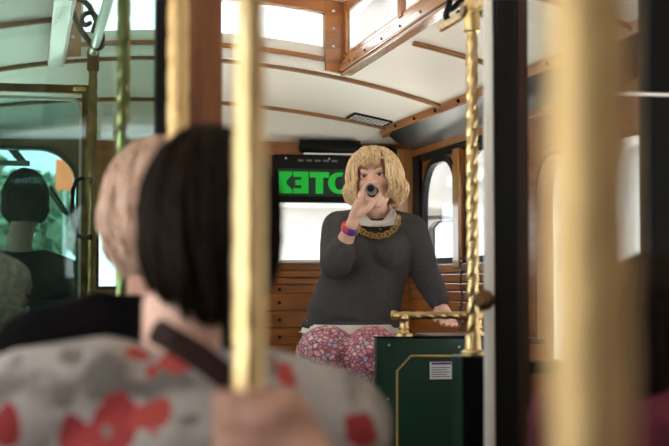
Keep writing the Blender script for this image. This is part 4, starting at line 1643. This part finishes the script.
# white collar: two pointed leaves lying on the neckline
for sx in (-1, 1):
    top_ = [n0 + gR * (.066 * sx) - gF * .03 + Z * .028, n0 + gR * (.066 * sx) + gF * .035 + Z * .014, n0 + gR * (.045 * sx) + gF * .082 - Z * .014, n0 + gR * (.014 * sx) + gF * .108 - Z * .050]
    bot_ = [n0 + gR * (.098 * sx) - gF * .03 + Z * .000, n0 + gR * (.100 * sx) + gF * .050 - Z * .022, n0 + gR * (.092 * sx) + gF * .105 - Z * .056, n0 + gR * (.026 * sx) + gF * .122 - Z * .066]
    V_, F_ = [], []
    for lay in (0, .006):
        for a_, b_ in zip(top_, bot_):
            V_ += [a_ + gF * lay, b_ + gF * lay + Z * lay * .5]
    for i in range(3):
        q = 2 * i
        F_ += [(q, q + 1, q + 3, q + 2), (8 + q, 8 + q + 2, 8 + q + 3, 8 + q + 1), (q, q + 2, q + 10, q + 8), (q + 1, q + 9, q + 11, q + 3)]
    F_ += [(0, 8, 9, 1), (6, 7, 15, 14)]
    build('collar', MB().add(V_, F_), M['shirt_white'], guide)
bb = [n0 + Z * .022 + gR * (.064 * math.cos(t)) + gF * (.062 * math.sin(t) + .006) for t in [PI * (.9 + 1.2 * i / 20) for i in range(21)]]
build('collar_band', MB().loft(bb, [(.016, .005)] * 21, Z, 8), M['shirt_white'], guide, smooth=True)
ft = [n0 + gR * (.080 * math.sin(a)) + gF * (.052 + .062 * math.cos(a)) + Z * (-.010 - .042 * math.cos(a)) for a in [PI * (-.55 + 1.1 * i / 20) for i in range(21)]]
build('shirt_front', MB().loft(ft, [(.013, .007)] * 21, Z, 8), M['shirt_white'], guide, smooth=True)
# leggings
mb = MB()
for h_, k_, a_ in ((hipr, knr, anr), (hipl, knl, anl)):
    limb(mb, [h_, (h_ + k_) / 2, k_], [.112, .102, .130])
    e_ = k_ + (a_ - k_) * .95
    limb(mb, [k_, k_ * .65 + e_ * .35 - gF * .012, e_], [.098, .080, .050])
mb.loft([pel - Z * .05, pel + Z * .02], [(.212, .15), (.205, .145)], gR, 24)
build('leggings', mb, M['leggings'], guide, remesh=.009, msmooth=4)
for a_, t_ in ((anr, toer), (anl, toel)):
    m = MB().loft([a_ - gF * .045 - Z * .035, a_ + gF * .03 - Z * .03, t_ - Z * .002, t_ + gF * .03 - Z * .006], [(.034, .034), (.040, .040), (.040, .030), (.028, .02)], gR, 14)
    build('shoe', m, M['shoe'], guide, smooth=True)
# hair: full bob with a side sweep
hair(guide, hc, hR, hF, hU, M['blonde'], lambda ph: .100 - .02 * max(0, math.cos(ph)), n=1500, seed=21, vol=.22, bang=69, bang_half=.66, wave=.013, r0=.0040, flare=.34, tuck=.05, sweep=.30, rx=.086, ry=.102, rz=.112, lift=.20)
# chunky gold chain
nk = []
for i in range(17):
    t = i / 16
    a = PI * (t - .5)
    nk.append(n0 + gR * (-.094 * math.sin(a)) + gF * (.072 + .072 * math.cos(a)) + Z * (-.018 - .088 * math.cos(a) ** .9))
m = MB()
for i in range(16):
    a, b_ = nk[i], nk[i + 1]
    t = (b_ - a).normalized()
    L_ = (b_ - a).length * .74
    c_ = (a + b_) / 2
    sd = t.cross(gF).normalized()
    if i % 2:
        sd = (sd + gF * .9).normalized()
    m.tube([c_ + t * (L_ * math.cos(q * PI / 7)) + sd * (.0115 * math.sin(q * PI / 7)) + gF * .012 for q in range(14)], .0034, 7, True)
nl = build('necklace', m, M['chain'], guide, smooth=True)
# coloured bracelet watch on the right wrist
fd = (wrr - elr).normalized()
bc = wrr - fd * .022
bu = fd.cross(gF).normalized()
bw = fd.cross(bu)
wt = None
N_ = 10
cols = ['red', 'red', 'magenta', 'purple', 'purple', 'yellow', 'yellow', 'magenta', 'red', 'red']
r_ = empty('bracelet', bc)
r_.parent = guide
r_.location = bc - ORG[guide.name]
for i in range(N_):
    t0_ = 2 * PI * i / N_
    pts = [bc + bu * (.0335 * math.cos(t0_ + q * 2 * PI / N_ / 4 * .98)) + bw * (.0335 * math.sin(t0_ + q * 2 * PI / N_ / 4 * .98)) for q in range(5)]
    pass
ang0 = math.atan2(gF.dot(bw), gF.dot(bu))
for i in range(N_):
    t0_ = ang0 - PI * .62 + 2 * PI * i / N_
    pts = [bc + bu * (.0335 * math.cos(t0_ + q * 2 * PI / N_ / 4 * .97)) + bw * (.0335 * math.sin(t0_ + q * 2 * PI / N_ / 4 * .97)) for q in range(5)]
    build('bracelet_bead', MB().loft(pts, [(.0165, .006)] * 5, fd, 8, False), M[cols[i]], r_, smooth=True)
# light bangle at the left wrist and red nails
lb = (wrl - ell_).normalized()
u1 = lb.cross(gF).normalized(); w1 = lb.cross(u1)
bcl = wrl - lb * .004
build('bangle', MB().tube([bcl + u1 * (.033 * math.cos(t * PI / 10)) + w1 * (.027 * math.sin(t * PI / 10)) for t in range(20)], .0055, 8, True), M['white'], guide, smooth=True)
for k, (ox, ln) in enumerate(((.030, .066), (.011, .074), (-.009, .070), (-.028, .054))):
    p0 = kn - gR * ox
    p1 = p0 + V3((dl.x * 1.2, dl.y, -.55)).normalized() * (ln * .5)
    dd = V3((dl.x * .8 + gF.x * .5, dl.y * .8 + gF.y * .5, -.15)).normalized()
    p2 = p1 + dd * (ln * .42)
    build('fingernail', MB().ell(p2 + gF * .004 + Z * .004 + dd * .003, gR, dd, Z, .0052, .008, .004, 10, 8), M['nail'], guide, smooth=True)

# microphone
e = empty('microphone', mic0)
tag(e, 'dark hand microphone held at the mouth of the blonde guide', 'microphone')
L_ = (mend - mic0).length
build('barrel', MB().lathe(mic0, md, [(.035, .016), (.05, .0195), (L_ - .012, .0205), (L_ - .004, .0215), (L_, .0185)], 24), M['grey_plastic'], e, smooth=True)
build('head', MB().lathe(mic0, md, [(.000, .010), (.006, .020), (.020, .0245), (.034, .0225), (.042, .0190)], 20), M['black'], e, smooth=True)
build('end_ring', MB().lathe(mic0, md, [(L_ - .006, .0218), (L_ + .002, .0218), (L_ + .003, .0170)], 24), M['grey_plastic'], e, smooth=True)
build('end_socket', MB().lathe(mic0, md, [(L_ + .0025, .0150), (L_ + .0045, .0145), (L_ + .005, .008)], 20), M['black'], e, smooth=True)

# perch under the guide and the step for the feet
e = empty('wooden_perch', V3((pel.x, pel.y + .05, 0)))
tag(e, 'wooden box seat beneath the seated blonde guide', 'seat')
zs = pel.z - .215
build('body', MB().box(1.17, 1.66, pel.y - .10, pel.y + .42, 0, zs - .022), M['wood'], e, bevel=.006)
build('top', MB().box(1.165, 1.665, pel.y - .12, pel.y + .43, zs - .022, zs), M['wood_dark'], e, bevel=.005)
zt_ = toel.z - .040
e = build('foot_step', MB().box(.98, 1.67, pel.y - .62, pel.y - .125, 0, zt_), M['black_rough'], bevel=.01)
tag(e, 'low black step under the feet of the blonde guide', 'step')

# ------------------------------------------------------------------ the street outside
SZ = -.75
m = MB().box(-60, 60, -40, 90, SZ - .1, SZ)
struct(build('street', m, M['street']))
m = MB().box(4.6, 9, -40, 60, SZ, SZ + .14)
struct(build('sidewalk', m, M['pavement']))


def building(name, label, x0, x1, y0, y1, h, face, material, cols, rows, z0, wz, hz, cornice=()):
    e = empty(name, V3(((x0 + x1) / 2, (y0 + y1) / 2, SZ)))
    tag(e, label, 'building')
    build('wall', MB().box(x0, x1, y0, y1, SZ, h), material, e)
    for cz in cornice:
        build('cornice', MB().box(x0 - .25, x1 + .25, y0 - .25, y1 + .25, cz, cz + .22), material, e)
    for r_ in range(rows):
        for c_ in range(cols):
            zz = z0 + r_ * hz
            if face == 'S':
                u = x0 + (x1 - x0) * (c_ + .5) / cols
                q = (u - wz / 2, u + wz / 2, y0 - .06, y0 + .02)
            elif face == 'W':
                u = y0 + (y1 - y0) * (c_ + .5) / cols
                q = (x0 - .06, x0 + .02, u - wz / 2, u + wz / 2)
            else:
                u = y0 + (y1 - y0) * (c_ + .5) / cols
                q = (x1 - .02, x1 + .06, u - wz / 2, u + wz / 2)
            f = build('window', MB().box(*q, zz, zz + hz * .55), M['ext_frame'], e)
            k = .10
            if face == 'S':
                build('window_glass', MB().box(q[0] + k, q[1] - k, q[2] - .02, q[3], zz + k, zz + hz * .55 - k), M['facade2'], f)
            elif face == 'W':
                build('window_glass', MB().box(q[0] - .02, q[1], q[2] + k, q[3] - k, zz + k, zz + hz * .55 - k), M['facade2'], f)
            else:
                build('window_glass', MB().box(q[0], q[1] + .02, q[2] + k, q[3] - k, zz + k, zz + hz * .55 - k), M['facade2'], f)
    return e


building('stone_building', 'pale stone building with cornices outside the right side windows', 9.5, 16, -20, 30, 9, 'W', M['facade'], 9, 1, 5.2, 2.2, 4.2, (3.2, 4.5, 8.6))
building('stucco_building', 'cream building with slate framed windows straight ahead of the front windows', 6.2, 22, 34, 44, 16, 'S', M['facade2'], 5, 2, 4.6, 1.9, 3.6, (2.9, 12.0))
building('corner_building', 'pale building left of the street beyond the windscreen', -26, -9, 10, 40, 8, 'E', M['facade2'], 6, 1, 3.2, 1.8, 4.2, (7.6,))


def tree(x, y, h, r, label, material, seed):
    rnd = random.Random(seed)
    e = empty('street_tree', V3((x, y, SZ)))
    tag(e, label, 'tree', 'trees beyond the left windscreen')
    m = MB().loft([V3((x, y, SZ)), V3((x + .05, y, SZ + h * .35)), V3((x, y, SZ + h * .7))], [.16, .12, .07], V3((1, 0, 0)), 10)
    m.loft([V3((x, y, SZ + h * .4)), V3((x + r * .5, y, SZ + h * .7))], [.07, .04], V3((0, 1, 0)), 8)
    build('trunk', m, M['bark'], e, smooth=True)
    m = MB()
    for k in range(420):
        d = V3((rnd.gauss(0, 1), rnd.gauss(0, 1), rnd.gauss(0, 1))).normalized() * (r * rnd.uniform(.45, 1) ** .5)
        c = V3((x, y, SZ + h * .68)) + V3((d.x, d.y, d.z * 1.15))
        a = V3((rnd.gauss(0, 1), rnd.gauss(0, 1), rnd.gauss(0, 1))).normalized()
        b_ = a.cross(V3((.3, .5, .8))).normalized()
        m.obox(c, a, b_, a.cross(b_), .20 * rnd.uniform(.7, 1.3), .13, .02)
    build('crown', m, material, e)


tree(-1.75, 26, 5.4, 1.3, 'dark green street tree at the far left of the windscreen', M['leaf'], 1)
tree(.05, 33, 4.6, 1.1, 'green street tree left of the orange road sign', M['leaf'], 2)
tree(.35, 24, 2.1, .55, 'low yellow green tree under the orange road sign', M['leaf_y'], 3)
e = empty('road_sign', V3((.6, 20, SZ)))
tag(e, 'orange road sign seen through the left windscreen', 'road sign')
c = WY(65, 174, 20)
build('post', MB().cap((c.x, 20.05, SZ), (c.x, 20.05, c.z), .03), M['steel'], e, smooth=True)
build('panel', MB().box(c.x - .13, c.x + .13, 20.0, 20.03, c.z - .23, c.z + .21), M['orange'], e, bevel=.02)

# bus shell outside the windows is left plain; roof over the headlining keeps the light out
# ------------------------------------------------------------------ daylight
wd = bpy.data.worlds.new('overcast sky')
SC.world = wd
wd.use_nodes = True
nt = wd.node_tree
bg = nt.nodes['Background']
tc = nt.nodes.new('ShaderNodeTexCoord')
sp_ = nt.nodes.new('ShaderNodeSeparateXYZ')
rp = nt.nodes.new('ShaderNodeValToRGB')
rp.color_ramp.elements[0].position = 0.0
rp.color_ramp.elements[0].color = (.80, .86, .92, 1)
rp.color_ramp.elements[1].position = .6
rp.color_ramp.elements[1].color = (.95, .98, 1, 1)
nt.links.new(tc.outputs['Generated'], sp_.inputs[0])
nt.links.new(sp_.outputs['Z'], rp.inputs[0])
nt.links.new(rp.outputs[0], bg.inputs['Color'])
bg.inputs['Strength'].default_value = 5.0
sl = bpy.data.lights.new('hazy_sun', 'SUN')
sl.energy = 28.0
sl.angle = math.radians(25)
sl.color = (1, .95, .88)
so = bpy.data.objects.new('hazy_sun', sl)
COL.objects.link(so)
so.rotation_euler = (math.radians(14), 0, math.radians(-60))

SC.view_settings.view_transform = 'Standard'
SC.view_settings.look = 'None'
SC.view_settings.exposure = 0.1
SC.view_settings.gamma = 1
SC.view_settings.use_curve_mapping = False
SC.cycles.use_denoising = True
SC.cycles.max_bounces = 14
SC.cycles.diffuse_bounces = 7
SC.cycles.transparent_max_bounces = 16
SC.cycles.sample_clamp_indirect = 8
SC.cycles.caustics_reflective = False
SC.cycles.caustics_refractive = False
